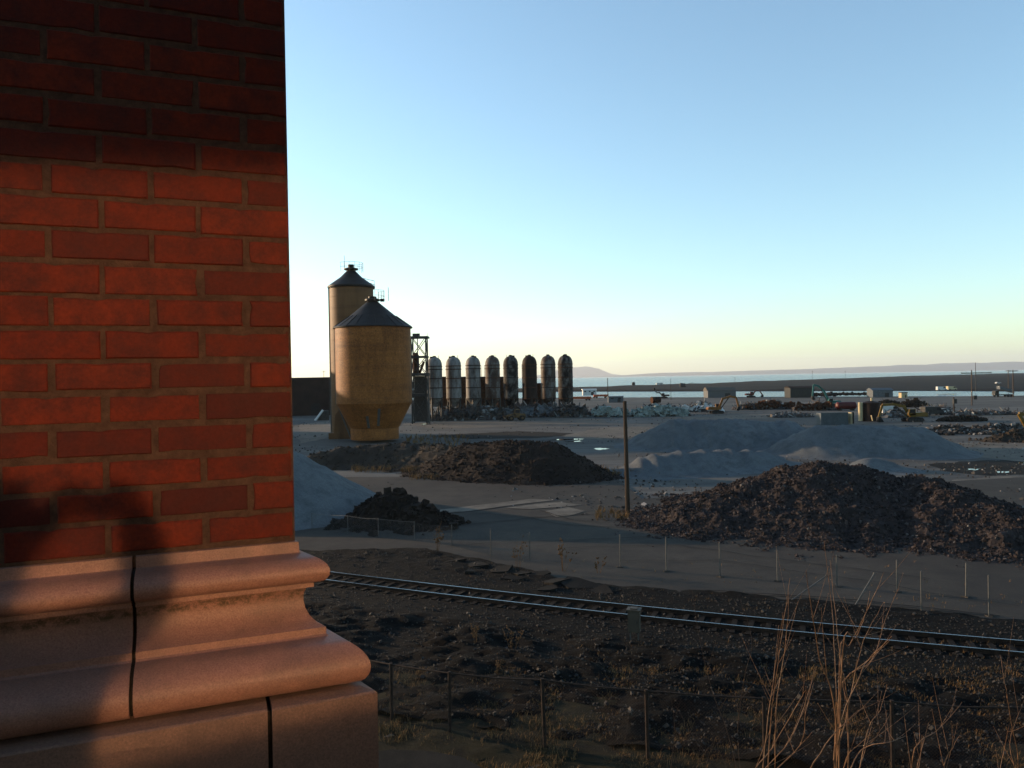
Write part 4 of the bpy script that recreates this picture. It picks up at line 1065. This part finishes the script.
scrap('low litter of scrap around the yellow excavator', 884, 930, 417.5, 3.6, 130, 0, 'rust', 6, 29)
mb = 0
p = G(652, 405.5); g = thing('scrap_drum', 'dark rusted drum lying on the green sheet metal pile', 'drum', (p.x, p.y - 8, 1.5), .3)
mb = MB(); mb.tube([(-1.7, 0, .9), (1.7, 0, .9)], 1.2, 16); mb.build('shell', M['tankdark'], g); mb = MB(); mb.lathe([(1.26, -.06), (1.26, .06)], (0, 0, 0), 16); o = mb.build('rim', M['rust'], g); o.rotation_euler = (0, rad(90), 0); o.location = (-1.65, 0, .9)

# concrete blocks by the brick rubble
for lab, px, py, w in (('concrete block with a lit end right of the brick rubble heap', 981, 512.5, 2.3), ('dark concrete block at the right edge behind the rubble heap', 1018, 517, 2.6)):
    p = G(px, py); g = MB(); g.box((0, 0, .4), (w, .9, .8), top=.96); g.box((-w / 2 + .3, 0, .86), (.4, .7, .14)); o = g.build('concrete_block', M['concrete'], None); o.location = (p.x, p.y, 0); o.rotation_euler = (0, 0, .1); tag(o, lab, 'concrete block')

# ------------------------------------------------------------------ poles and posts
def pole(label, px, py, ptop, r, mat='farpole', arms=(), z=0.0, boxes=(), lean=0.0, name='utility_pole', cat='pole'):
    p = G(px, py, z); t = at(px, ptop, p.y).z; h = t - z
    g = thing(name, label, cat, (p.x, p.y, z)); g.rotation_euler = (0, lean, 0)
    mb = MB(); mb.tube([(0, 0, -.3), (0, 0, h * .5), (0, 0, h)], [r * 1.2, r, r * .85], 10); mb.build('post', M[mat], g, True)
    for (dz, l, r_) in arms:
        mb = MB(); mb.beam((-l, 0, h - dz), (r_, 0, h - dz), .2, .3); mb.build('crossarm', M[mat], g)
        for x in (-l + .2, -l * .5, r_ * .5, r_ - .2): mb = MB(); mb.tube([(x, 0, h - dz + .1), (x, 0, h - dz + .35)], .06, 6); mb.build('insulator', M['glass'], g)
    for (dz, x) in boxes: mb = MB(); mb.box((x, -.1, h - dz), (.9, .7, 1.3)); mb.build('transformer', M['steel'], g)
    return g
pole('tall weathered timber pole standing alone in the middle of the yard', 628, 516, 401, .17, 'pole', lean=-.012)
pole('thin timber pole above the blue-grey site hut', 608, 402, 378, .16, 'pole')
pole('slender pole in front of the water behind the green scrap', 671, 400, 378.5, .1, 'pole')
pole('timber pole with a wide crossarm near the right edge', 972, 405.5, 370, .17, 'farpole', [(1.0, 3.4, 6.5)], boxes=((9, 1.0),))
pole('slim tall mast rising behind the crossarm pole', 975.8, 391, 362.5, .14, 'steel', z=0.0)
pole('timber pole with crossarm beside the tipper truck', 1013.3, 397, 369.8, .2, 'farpole', [(.5, 2.0, 2.0)])
pole('thin far pole just left of the tipper truck pole', 1008.4, 389, 370, .2, 'farpole', [(.5, 1.4, 1.4)], z=.6)
pole('short wooden post carrying a meter box in front of the crossarm pole', 954, 411.5, 397, .16, 'pole', boxes=((1.2, 0.2), ))
for lab, px, py, pt_ in (('thin light mast on the breakwater above the teal boom', 812.5, 380.6, 371), ('thin light mast right of the teal boom on the breakwater', 845.3, 379.6, 371), ('short mast on the breakwater above the grey warehouse', 735, 383.4, 377.5)):
    pole(lab, px, py, pt_, .2, 'steel', z=.5, name='light_mast', cat='mast', arms=((.3, .7, .7),))
# fence posts across the yard side of the track
def fpost(label, px, py, pt_, lean=0, r=.035):
    p = G(px, py, .05); h = at(px, pt_, p.y).z
    g = thing('fence_post', label, 'fence post', (p.x, p.y, 0), 0, 'bare steel fence posts along the yard road'); g.rotation_euler = (0, lean, R.uniform(0, 6))
    mb = MB(); mb.tube([(0, 0, 0), (0, 0, h)], r, 8); mb.build('pipe', M['galv'], g)
    mb = MB(); q = [(R.uniform(.16, .32) * math.cos(a), R.uniform(.16, .3) * math.sin(a)) for a in [k * .8 for k in range(8)]]
    mb.add([(x, y, .02) for x, y in q] + [(x * .85, y * .85, .16) for x, y in q], [tuple(range(8, 16))] + [(a, (a + 1) % 8, (a + 1) % 8 + 8, a + 8) for a in range(8)]); mb.build('footing', M['asphalt'], g)
scrap('low band of dark scrap and brush left of the short wooden post', 928, 952, 410.5, 3.4, 160, 0, 'rust', 7, 31)
scrap('long low band of litter behind the broken concrete heap', 956, 1022, 415.5, 4.0, 240, 0, 'rust', 8, 32)
scrap('scattered low scrap at the foot of the slate container', 776, 816, 417.5, 3.0, 160, 0, 'rust', 8, 33)
for lab, px, py, pt_, ln in (('bare steel fence post left of the utility pole foot', 620.5, 568, 534.5, 0), ('first bare steel fence post right of the utility pole foot', 666.5, 572, 537, 0), ('second bare steel fence post right of the utility pole foot', 720, 577.5, 542, 0),
        ('third bare steel fence post right of the utility pole foot', 777.5, 582, 550, -.01), ('bare steel fence post between the two slanted braces', 837, 587.5, 555, 0), ('bare steel fence post just right of the second slanted brace', 897, 593, 560, -.02), ('bare steel fence post leaning slightly, near the right edge behind the nearer posts', 966, 598, 563, -.04)):
    fpost(lab, px, py, pt_, ln)
fpost('thin bare post on the near side of the road, left of the right-hand pair', 921.5, 613, 571, 0, .03)
fpost('thin bare post on the near side of the road, closest to the right edge', 989, 617.5, 575, 0, .03)
for lab, a, b in (('slanted steel brace left in the row of posts, the longer one', (789, 602), (826, 576)), ('slanted steel brace right in the row of posts, the steeper one', (853.5, 608), (874, 574))):
    p = G(*a, .05); q = at(*b, p.y + .3); g = MB(); g.tube([(0, 0, 0), tuple(q - p)], .035, 8); g.tube([tuple(q - p), tuple((q - p) * 1.02 + V((0, 0, .03)))], .05, 8); o = g.build('fence_brace', M['galv']); o.location = p; tag(o, lab, 'fence brace')
def chainlink(name, label, bases, tops, mat, pr=.035, wr=.0016, cell=.075, rail=True, wmat=None, zb=0.0, leans=None):
    pts = [G(x, y, zb) for x, y in bases]; hs_ = [at(b[0], t, p.y).z - zb for p, t, b in zip(pts, tops, bases)]
    g = thing(name, label, 'fence', pts[0])
    o = pts[0]
    for i, (p, h) in enumerate(zip(pts, hs_)):
        mb = MB(); ln = leans[i] if leans else 0; q = p - o; mb.tube([q, q + V((ln, 0, h + .05))], pr, 8); mb.build('post', mat, g)
    mb = MB(); ml = MB()
    for i in range(len(pts) - 1):
        a, b = pts[i] - o, pts[i + 1] - o; ha, hb_ = hs_[i], hs_[i + 1]
        if rail and (mat == M['darkpost'] or i < 3):
            mid = (a + b) / 2 + V((0, 0, (ha + hb_) / 2 - R.uniform(.0, .06))); mb.tube([a + V((0, 0, ha)), mid, b + V((0, 0, hb_))], pr * (.5 if mat == M['darkpost'] else .5), 6)
        L = (b - a).length; h = min(ha, hb_) - .05; d = (b - a).normalized(); nrm = V((-d.y, d.x, 0)) * (pr + .004)
        n = int((L + h) / cell)
        for k_ in range(n):
            s0 = k_ * cell - h
            for sg in (0, 1):
                x0_, z0_, x1_, z1_ = s0, 0.0, s0 + h, h
                if x0_ < 0: z0_ -= x0_; x0_ = 0
                if x1_ > L: z1_ -= (x1_ - L); x1_ = L
                if x1_ - x0_ < .05: continue
                if sg: z0_, z1_ = h - z0_, h - z1_
                ml.tube([a - nrm + d * x0_ + V((0, 0, z0_ + .03)), a - nrm + d * x1_ + V((0, 0, z1_ + .03))], wr, 3, cap=False)
    if rail: mb.build('top_rail', mat, g)
    ml.build('wire_mesh', wmat or mat, g)
    return g
chainlink('chain_link_fence', 'sagging dark chain-link fence along the weedy verge in the foreground', [(335, 704), (392, 722), (450, 736), (545, 750), (648, 763), (765, 779), (893, 792), (1040, 806)], [652, 664.5, 673, 680, 691, 698.5, 702, 708], M['darkpost'], .055, .0020, .09, leans=[0, 0, .02, -.05, -.02, 0, .0, 0])
chainlink('chain_link_fence', 'silvery chain-link fence in front of the blue-shaded gravel at left', [(312, 530), (348, 535), (378.5, 539), (414.5, 542), (452, 547), (491, 557), (530, 561)], [513.5, 516, 519, 522, 525.5, 529.5, 533], M['galv'], .03, .0022, .075)
# trackside cabinet
p = G(634.5, 641, .1); g = thing('trackside_cabinet', 'small grey signal cabinet on legs beside the railway track', 'cabinet', (p.x, p.y, .05), -.3)
mb = MB(); mb.box((0, 0, .93), (.50, .40, .92)); mb.build('body', M['cabinet'], g)
mb = MB(); mb.box((0, 0, 1.42), (.60, .5, .06)); mb.box((0, 0, 1.47), (.3, .3, .05)); mb.build('lid', M['cabinet'], g)
mb = MB(); mb.box((0, -.212, .93), (.42, .02, .82)); dr = mb.build('door', M['cabinet'], g); mb = MB(); mb.box((.15, -.235, .93), (.03, .03, .12)); mb.build('handle', M['steel'], dr)
for j in (-.17, .17): mb = MB(); mb.box((j, 0, .24), (.05, .05, .5)); mb.build('leg', M['galv'], g)
# concrete path end at the bottom
patch('path', M['slab'], [(372, 752), (392, 749.5), (430, 751), (462, 757), (490, 772), (500, 800), (360, 800)], .35)
# ------------------------------------------------------------------ plants
def shrub(label, shoots, Y, mat='bark', r0=.006, twigs=2, seed=0, name='bare_sapling'):
    """shoots: pixel paths from low to high, each at its own depth near Y"""
    rr = random.Random(seed)
    base = at(shoots[0][0][0], shoots[0][0][1], Y); bx, by = base.x, base.y
    g = thing(name, label, 'sapling', (bx, by, 0))
    o = V((bx, by, 0))
    mb = MB(); mt = MB()
    low = min(at(s[0][0], s[0][1], Y).z for s in shoots)
    fork = max(.3, low - 1.2)
    mt.tube([(0, 0, -.1), (.05, .02, fork * .5), (0, 0, fork)], [r0 * 4, r0 * 3.2, r0 * 2.4], 8)
    for s in shoots:
        yy = Y + rr.uniform(-.6, .6)
        pts = [at(x, y, yy + .15 * i * rr.uniform(-1, 1)) - o for i, (x, y) in enumerate(s)]
        # smooth
        P2 = []
        full = [V((0, 0, fork))] + pts
        for i in range(len(full) - 1):
            a = full[max(i - 1, 0)]; b = full[i]; c = full[i + 1]; d = full[min(i + 2, len(full) - 1)]
            for q in range(5):
                t = q / 5
                P2.append(.5 * ((2 * b) + (c - a) * t + (2 * a - 5 * b + 4 * c - d) * t * t + (3 * b - a - 3 * c + d) * t ** 3) + V((rr.uniform(-1, 1), rr.uniform(-1, 1), 0)) * .006)
        P2.append(full[-1])
        n = len(P2); rs = [r0 * (1.5 * (1 - i / n) + .28) for i in range(n)]
        mb.tube(P2, rs, 6)
        for q in range(twigs):
            i = rr.randint(n // 3, n - 3); L = rr.uniform(.25, .8); dr = (P2[i + 1] - P2[i]).normalized(); dv = (dr + V((rr.uniform(-.9, .9), rr.uniform(-.9, .9), rr.uniform(0, .3)))).normalized()
            pp = [P2[i] + dv * L * t + V((0, 0, .12 * L * t * t)) for t in (0, .35, .7, 1)]
            mb.tube(pp, [rs[i] * .6, rs[i] * .5, rs[i] * .38, rs[i] * .22], 5)
            for b in range(3): mb.rock(pp[1 + b % 3], r0 * .9, rr)
    mt.build('trunk', M['barkdark'], g, True); mb.build('branches', M[mat], g, True)
    return g
shrub('bare sapling with a sheaf of sunlit upright shoots right of the trackside cabinet',
      [[(768, 790), (771, 720), (780, 650), (790, 578)], [(775, 790), (776, 710), (786, 640), (789, 592)], [(762, 790), (768, 720), (775, 668), (783, 612)], [(755, 790), (790, 740), (806, 700), (815, 666)], [(765, 790), (800, 745), (806, 712), (814, 682)], [(748, 790), (772, 748), (800, 700), (806, 690)]], 10.5, 'bark', .0066, 4, 1)
shrub('tall dark double-stemmed sapling reaching highest in the foreground',
      [[(836, 800), (835, 740), (836, 690), (832, 610), (824, 540)], [(847, 800), (848, 720), (846, 690), (840, 655), (830, 560)], [(834, 760), (842, 735), (852, 690), (864, 640), (884, 602)], [(838, 745), (860, 675), (868, 660), (892, 636)], [(840, 660), (850, 645), (870, 605), (884, 572)], [(838, 700), (872, 660), (885, 620), (899, 588)], [(836, 720), (820, 660), (812, 610), (806, 570)], [(842, 655), (856, 638), (866, 612)]], 9.5, 'bark', .0066, 3, 2)
shrub('spreading sapling with orange-lit arching shoots near the bottom right',
      [[(800, 800), (826, 745), (850, 718), (866, 706)], [(835, 800), (850, 752), (872, 742), (890, 714)], [(850, 800), (868, 730), (880, 710), (887, 684)], [(842, 790), (862, 750), (890, 742), (905, 736)], [(900, 800), (915, 748), (940, 728), (962, 702)], [(905, 800), (918, 765), (922, 735)], [(930, 800), (946, 760), (960, 735)]], 9.0, 'bark', .006, 4, 3)
shrub('small bare sapling at the far bottom right corner', [[(1012, 800), (1018, 760), (1012, 728), (1006, 690), (1000, 655)], [(998, 800), (1004, 750), (1009, 725)], [(1020, 800), (1010, 745), (1024, 700)]], 10.0, 'bark', .0052, 2, 4)
shrub('thin dark twiggy sapling left of the sheaf of sunlit shoots', [[(740, 800), (730, 740), (712, 690), (700, 640), (692, 590)], [(742, 800), (738, 730), (744, 680), (752, 640), (740, 600)], [(735, 800), (720, 742), (700, 716)], [(728, 790), (700, 748), (676, 706)]], 12.0, 'barkdark', .0045, 3, 5)
shrub('slight bare sapling rising in front of the foreground fence', [[(700, 800), (704, 772), (714, 742), (712, 736)], [(672, 800), (675, 730), (670, 696)], [(690, 800), (698, 764), (708, 748)], [(640, 800), (622, 760), (612, 720)]], 12.5, 'barkdark', .0045, 3, 6)
def weed(label, px, py, ph, w, n, mat='weed', seed=0, name='dry_weed', cat='weed'):
    p = G(px, py, .1); rr = random.Random(seed); h = ph / FPX * p.y; ww = w / FPX * p.y; th = .006 * p.y / 30
    g = thing(name, label, cat, (p.x, p.y, .05)); mb = MB(); mh = MB()
    for q in range(n):
        a = rr.uniform(0, 6.28); t_ = V((math.cos(a) * ww / 2 * rr.random(), math.sin(a) * ww / 3, h * rr.uniform(.5, 1)))
        pts = [V((t_.x * .2, t_.y * .2, 0)), V((t_.x * .5, t_.y * .5, t_.z * .5)), t_]; mb.tube(pts, [th, th * .8, th * .4], 4, cap=False)
        for b in range(5):
            s = pts[1].lerp(pts[2], rr.random()); e_ = s + V((rr.uniform(-.3, .3), rr.uniform(-.3, .3), rr.uniform(.05, .4))) * h * .3; mb.tube([s, e_], [th * .6, th * .3], 3, cap=False)
            for c_ in range(3): mb.rock(s.lerp(e_, rr.uniform(.4, 1)), rr.uniform(.012, .035) * p.y / 30, rr)
    mb.build('stems', M[mat], g); return g
weed('tall dry weed on the shoulder left of the broken slabs of asphalt', 518, 570, 38, 18, 6, 'weed', 1)
weed('dry weed clump on the road shoulder beneath the utility pole', 563, 571, 34, 26, 8, 'weed', 2)
weed('low sprig of dry weed right of the broken asphalt slabs', 598, 573, 20, 20, 5, 'weed', 3)
weed('brown weed cluster on the dark ballast left of the trackside cabinet', 512, 652, 26, 34, 12, 'weed', 4)
weed('rusty brown weed at the far left of the ballast cluster', 476, 648, 30, 20, 7, 'weed', 5)
weed('small rust-coloured weed beside the foreground fence wire', 497, 676, 22, 30, 8, 'weed', 6)
weed('leafless weed growing by the silvery chain-link fence', 437, 552, 30, 26, 8, 'weed', 7)
for i, (lab, px, py, ph, w) in enumerate((('dark scrubby bush on the shore beside the pale kiosk', 914, 407, 10, 30), ('dark scrubby bush behind the upright beige tank', 889, 405.5, 7, 26), ('dark brush on top of the broken concrete heap', 962, 421, 6, 50))):
    p = G(px, py); hh_ = ph / FPX * p.y; ww = w / FPX * p.y; rr = random.Random(i + 50); g = thing('scrub_bush', lab, 'bush', (p.x, p.y, 0)); mb = MB(); ms = MB()
    for q in range(1500):
        a = rr.uniform(0, 6.28); b = rr.uniform(0, 1) ** .5; x, y = math.cos(a) * b * ww / 2, math.sin(a) * b * ww / 4; z = rr.uniform(0, 1) * hh_ * (1 - b * b) ** .5 * (.75 + .35 * noise.noise(V((x * .6, y * .6, i))))
        mb.rock((x, y, z + .1), rr.uniform(.08, .28), rr, rr.random())
    for q in range(14): ms.tube([(0, 0, 0), (rr.uniform(-1, 1) * ww * .4, rr.uniform(-1, 1) * ww * .2, hh_ * rr.uniform(.5, 1.1))], .05, 4)
    mb.build('foliage', M['bush'], g); ms.build('stems', M['barkdark'], g)
# dry grass: nobody could count it
def grass(spots, name, label_mat, n, seed, hr=(.08, .28)):
    rr = random.Random(seed); mb = MB()
    for (pxr, pyr, cnt) in spots:
        for q in range(cnt):
            px, py = rr.uniform(*pxr), rr.uniform(*pyr); p = G(px, py, .1)
            if noise.noise(V((p.x * .7, p.y * .7, seed))) < rr.uniform(-.35, .35): continue
            for b in range(4):
                a = rr.uniform(0, 6.28); h = rr.uniform(*hr) * (p.y / 26) ** .3; w = .006 * p.y / 24; L = rr.uniform(.2, .9) * h
                c_ = V((p.x + rr.uniform(-.08, .08), p.y + rr.uniform(-.08, .08), .02)); d = V((math.cos(a), math.sin(a), 0)); s = V((-d.y, d.x, 0)) * w
                mb.add([c_ - s, c_ + s, c_ + d * L * .4 + s * .7 + V((0, 0, h * .7)), c_ + d * L * .4 - s * .7 + V((0, 0, h * .7)), c_ + d * L + V((0, 0, h * .9))], [(0, 1, 2, 3), (3, 2, 4)], rr.random())
    o = mb.build(name, M['straw']); return struct(o, 'stuff')
grass([((375, 1040), (668, 700), 4200), ((375, 1040), (700, 800), 11000), ((560, 1030), (640, 672), 500)], 'dry_grass', None, 0, 5)
grass([((352, 420), (462, 472), 520), ((405, 470), (436, 446), 300), ((590, 660), (468, 476), 300), ((596, 628), (511, 521), 160), ((405, 440), (466, 480), 260)], 'straw_tufts', None, 0, 6, (.25, .6))
grass([((300, 1024), (560, 610), 260), ((600, 1024), (596, 612), 180)], 'roadside_grass', None, 0, 7, (.08, .25))
# loose stones on the ballast: uncountable
mb = MB(); rr = random.Random(77)
for q in range(17000):
    x = rr.uniform(-14, 30); y = rr.uniform(nf_y(x) + .8, lerp_poly(road_edge, x) + .3); d = (y - trk(x))
    if -GA - .3 < d < .3 and rr.random() < .4: continue
    s = rr.uniform(.015, .05) * (1 if rr.random() < .96 else 2.2)
    z = bed_h(x, y, 0) + s * .2
    mb.rock((x, y, z), s, rr, rr.random())
ml_ = MB()
for q in range(7000):
    px, py = rr.uniform(290, 1030), 412 + 98 * rr.random() ** 1.3; p = G(px, py)
    if noise.noise(V((p.x * .06, p.y * .06, 4))) < rr.uniform(-.2, .3): continue
    ml_.rock((p.x, p.y, .06), rr.uniform(.04, .16) * (1 if rr.random() < .95 else 2), rr, rr.random())
struct(ml_.build('yard_litter', M['crubble']), 'stuff')
k = NT('ballast_stone'); t = k.attr(); k.col(k.ramp(t, [(0, (.006, .005, .005)), (.7, (.014, .0115, .0095)), (.95, (.022, .0175, .014)), (1, (.045, .036, .028))])); k.set(Roughness=.9)
struct(mb.build('ballast_stones', k.m), 'stuff')

# ------------------------------------------------------------------ far shore
def hills(name, prof, Y, depth, seed):
    xs = [at(x, 384, Y).x for x, _ in prof]; mb = MB(); n = 160; pl = [(at(x, y, Y).x, at(x, y, Y).z) for x, y in prof]
    for i in range(n + 1):
        x = xs[0] + (xs[-1] - xs[0]) * i / n; h = lerp_poly(pl, x); h *= 1 + .10 * fbm(V((x * .0014, seed, 0)), 5)
        for t, f in ((-.5, -.02), (-.46, .25), (-.3, .8), (0, 1.0), (.5, -.02)): mb.v.append((x, Y + depth * t, max(h * f, -2) if f > 0 else -2))
    for i in range(n):
        for j in range(4): mb.f.append((i * 5 + j, (i + 1) * 5 + j, (i + 1) * 5 + j + 1, i * 5 + j + 1)); mb.t.append(.5)
    o = mb.build(name, M['hill'], smooth='all'); return struct(o)
hills('far_hills', [(180, 381), (420, 381), (560, 377.6), (610, 376.0), (660, 372.8), (720, 371.6), (800, 369.2), (900, 365.2), (960, 363.0), (1024, 361.6), (1150, 359.5)], 26000, 2500, 1)
hills('distant_mountain', [(440, 384), (500, 381), (540, 375), (562, 368), (585, 366.5), (600, 369), (612, 374), (640, 377.5), (700, 377)], 31000, 1200, 2)

# ------------------------------------------------------------------ photographer (casts the shadow on the pillar)
g = thing('person', 'standing person in a dark jacket lifting a compact camera, casting the shadow on the pillar', 'person', (-.085, -.262, HC - 1.635), rad(25.5))
Z0 = 0
J = {'pel': (0, 0, .95), 'sp': (0, .01, 1.15), 'ch': (0, .0, 1.34), 'nk': (0, .02, 1.47), 'hd0': (0, .06, 1.56), 'hd1': (0, .06, 1.67),
     'sl': (-.19, 0, 1.40), 'el': (-.17, .20, 1.26), 'wl': (.06, .20, 1.60), 'sr': (.19, 0, 1.40), 'er': (.335, -.05, 1.48), 'wr': (.30, .12, 1.655),
     'hl': (-.10, 0, .90), 'kl': (-.12, .03, .50), 'al': (-.12, -.02, .09), 'tl': (-.14, .15, .04), 'hr': (.10, 0, .90), 'kr': (.12, .03, .50), 'ar': (.12, -.02, .09), 'tr': (.14, .15, .04)}
RAD = {'pel': .21, 'sp': .20, 'ch': .21, 'nk': .06, 'hd0': .085, 'hd1': .085, 'sl': .095, 'el': .072, 'wl': .045, 'hl': .095, 'kl': .065, 'al': .045, 'tl': .04}
ED = [('pel', 'sp'), ('sp', 'ch'), ('ch', 'nk'), ('nk', 'hd0'), ('hd0', 'hd1'), ('ch', 'sl'), ('sl', 'el'), ('el', 'wl'), ('ch', 'sr'), ('sr', 'er'), ('er', 'wr'), ('pel', 'hl'), ('hl', 'kl'), ('kl', 'al'), ('al', 'tl'), ('pel', 'hr'), ('hr', 'kr'), ('kr', 'ar'), ('ar', 'tr')]
names = list(J); ED = [(names.index(a), names.index(b)) for a, b in ED]; PT = [V(J[n]) for n in names]; RD = [RAD.get(n, RAD.get(n[0] + 'l', .05)) for n in names]
OFF = V((.214, .165, 1.69)) - V((0, .305, 1.60))
for sx in (-1, 1):       # hands: palm and five fingers closing on the camera body
    w_ = names.index('wl' if sx < 0 else 'wr'); b = len(PT); PT.append(V((sx * .075, .295, 1.595)) + OFF); RD.append(.03); ED.append((w_, b))
    for fi, (dz, L) in enumerate(((.03, .9), (.012, 1.0), (-.006, .95), (-.022, .75))):
        p1 = V((sx * .062, .318, 1.605 + dz)) + OFF; p2 = p1 + V((-sx * .022 * L, .012, .004)); p3 = p2 + V((-sx * .022 * L, -.008, 0))
        i0 = len(PT); PT += [p1, p2, p3]; RD += [.0095, .009, .008]; ED += [(b, i0), (i0, i0 + 1), (i0 + 1, i0 + 2)]
    i0 = len(PT); PT += [V((sx * .055, .275, 1.58)) + OFF, V((sx * .03, .272, 1.59)) + OFF]; RD += [.012, .010]; ED += [(b, i0), (i0, i0 + 1)]
me = bpy.data.meshes.new('body'); me.from_pydata([tuple(p) for p in PT], ED, [])
tmp = bpy.data.objects.new('body', me); COL.objects.link(tmp)
md = tmp.modifiers.new('Skin', 'SKIN'); md.use_smooth_shade = True
for i, sv in enumerate(me.skin_vertices[0].data): sv.radius = (RD[i], RD[i] * (.72 if names[i:i + 1] in (['pel'], ['sp'], ['ch']) else 1)); sv.use_root = (i == 0)
ms = tmp.modifiers.new('Sub', 'SUBSURF'); ms.levels = 2; ms.render_levels = 2
dg = bpy.context.evaluated_depsgraph_get(); dg.update()
bm_ = bpy.data.meshes.new_from_object(tmp.evaluated_get(dg)); bpy.data.objects.remove(tmp)
bm_.materials.clear()
for m_ in ('jacket', 'jeans', 'skin', 'black'): bm_.materials.append(M[m_])
for f in bm_.polygons:
    c_ = f.center; f.use_smooth = True
    f.material_index = 2 if (c_.z > 1.485 and -.1 < c_.x < .11 or c_.z > 1.64) else (3 if c_.z < .1 else (1 if c_.z < .92 else 0))
bo = bpy.data.objects.new('body', bm_); COL.objects.link(bo); bo.parent = g
mb = MB(); mb.lathe([(.03, 1.785), (.085, 1.765), (.108, 1.70), (.112, 1.64), (.10, 1.60)], (0, .045, 0), 20, cap=False); hr = mb.build('hair', M['hair'], g, True)
mb = MB(); 
for sx in (-1, 1): mb.rock((sx * .033, .145, 1.625), .014, R)
mb.prism([(.135, 1.60), (.165, 1.575), (.135, 1.57)], -.012, .012, M3=Matrix.Rotation(rad(90), 3, 'Z')); mb.box((0, .142, 1.54), (.05, .01, .012)); mb.build('face_features', M['skin'], g)
cm = thing('compact_camera', 'black compact camera held up in both hands of the person by the pillar', 'camera', (.045, -.055, HC + .055), rad(12))
mb = MB(); mb.box((0, 0, 0), (.10, .026, .058)); mb.box((.03, 0, .031), (.018, .016, .006)); mb.build('body', M['black'], cm)
mb = MB(); mb.tube([(0, .013, 0), (0, .028, 0)], .022, 20); mb.build('lens', M['glass'], cm)

# ------------------------------------------------------------------ evening haze
mb = MB(); mb.box((0, 16900, 313), (52600, 34200, 634))
hz = mb.build('haze', M['white']); struct(hz, 'stuff')
hm = bpy.data.materials.new('evening_haze'); hm.use_nodes = True; nt = hm.node_tree
nt.nodes.remove(nt.nodes['Principled BSDF']); pv = nt.nodes.new('ShaderNodeVolumePrincipled')
pv.inputs['Color'].default_value = (.86, .92, 1, 1); pv.inputs['Density'].default_value = .34e-4; pv.inputs['Anisotropy'].default_value = .3
nt.links.new(pv.outputs[0], nt.nodes['Material Output'].inputs['Volume'])
hz.data.materials.clear(); hz.data.materials.append(hm)

# ------------------------------------------------------------------ render
c = sc.cycles
c.use_denoising = True
try: c.denoiser = 'OPENIMAGEDENOISE'
except Exception: pass
c.use_guiding = True; c.use_surface_guiding = True; c.use_volume_guiding = False; c.guiding_training_samples = 128
c.sample_clamp_indirect = 0; c.caustics_reflective = True; c.blur_glossy = 0
c.max_bounces = 6; c.diffuse_bounces = 3; c.glossy_bounces = 3; c.volume_bounces = 0; c.transmission_bounces = 2; c.transparent_max_bounces = 8
vs = sc.view_settings
vs.view_transform = 'Standard'; vs.look = 'None'; vs.gamma = 1.0; vs.exposure = 1.6
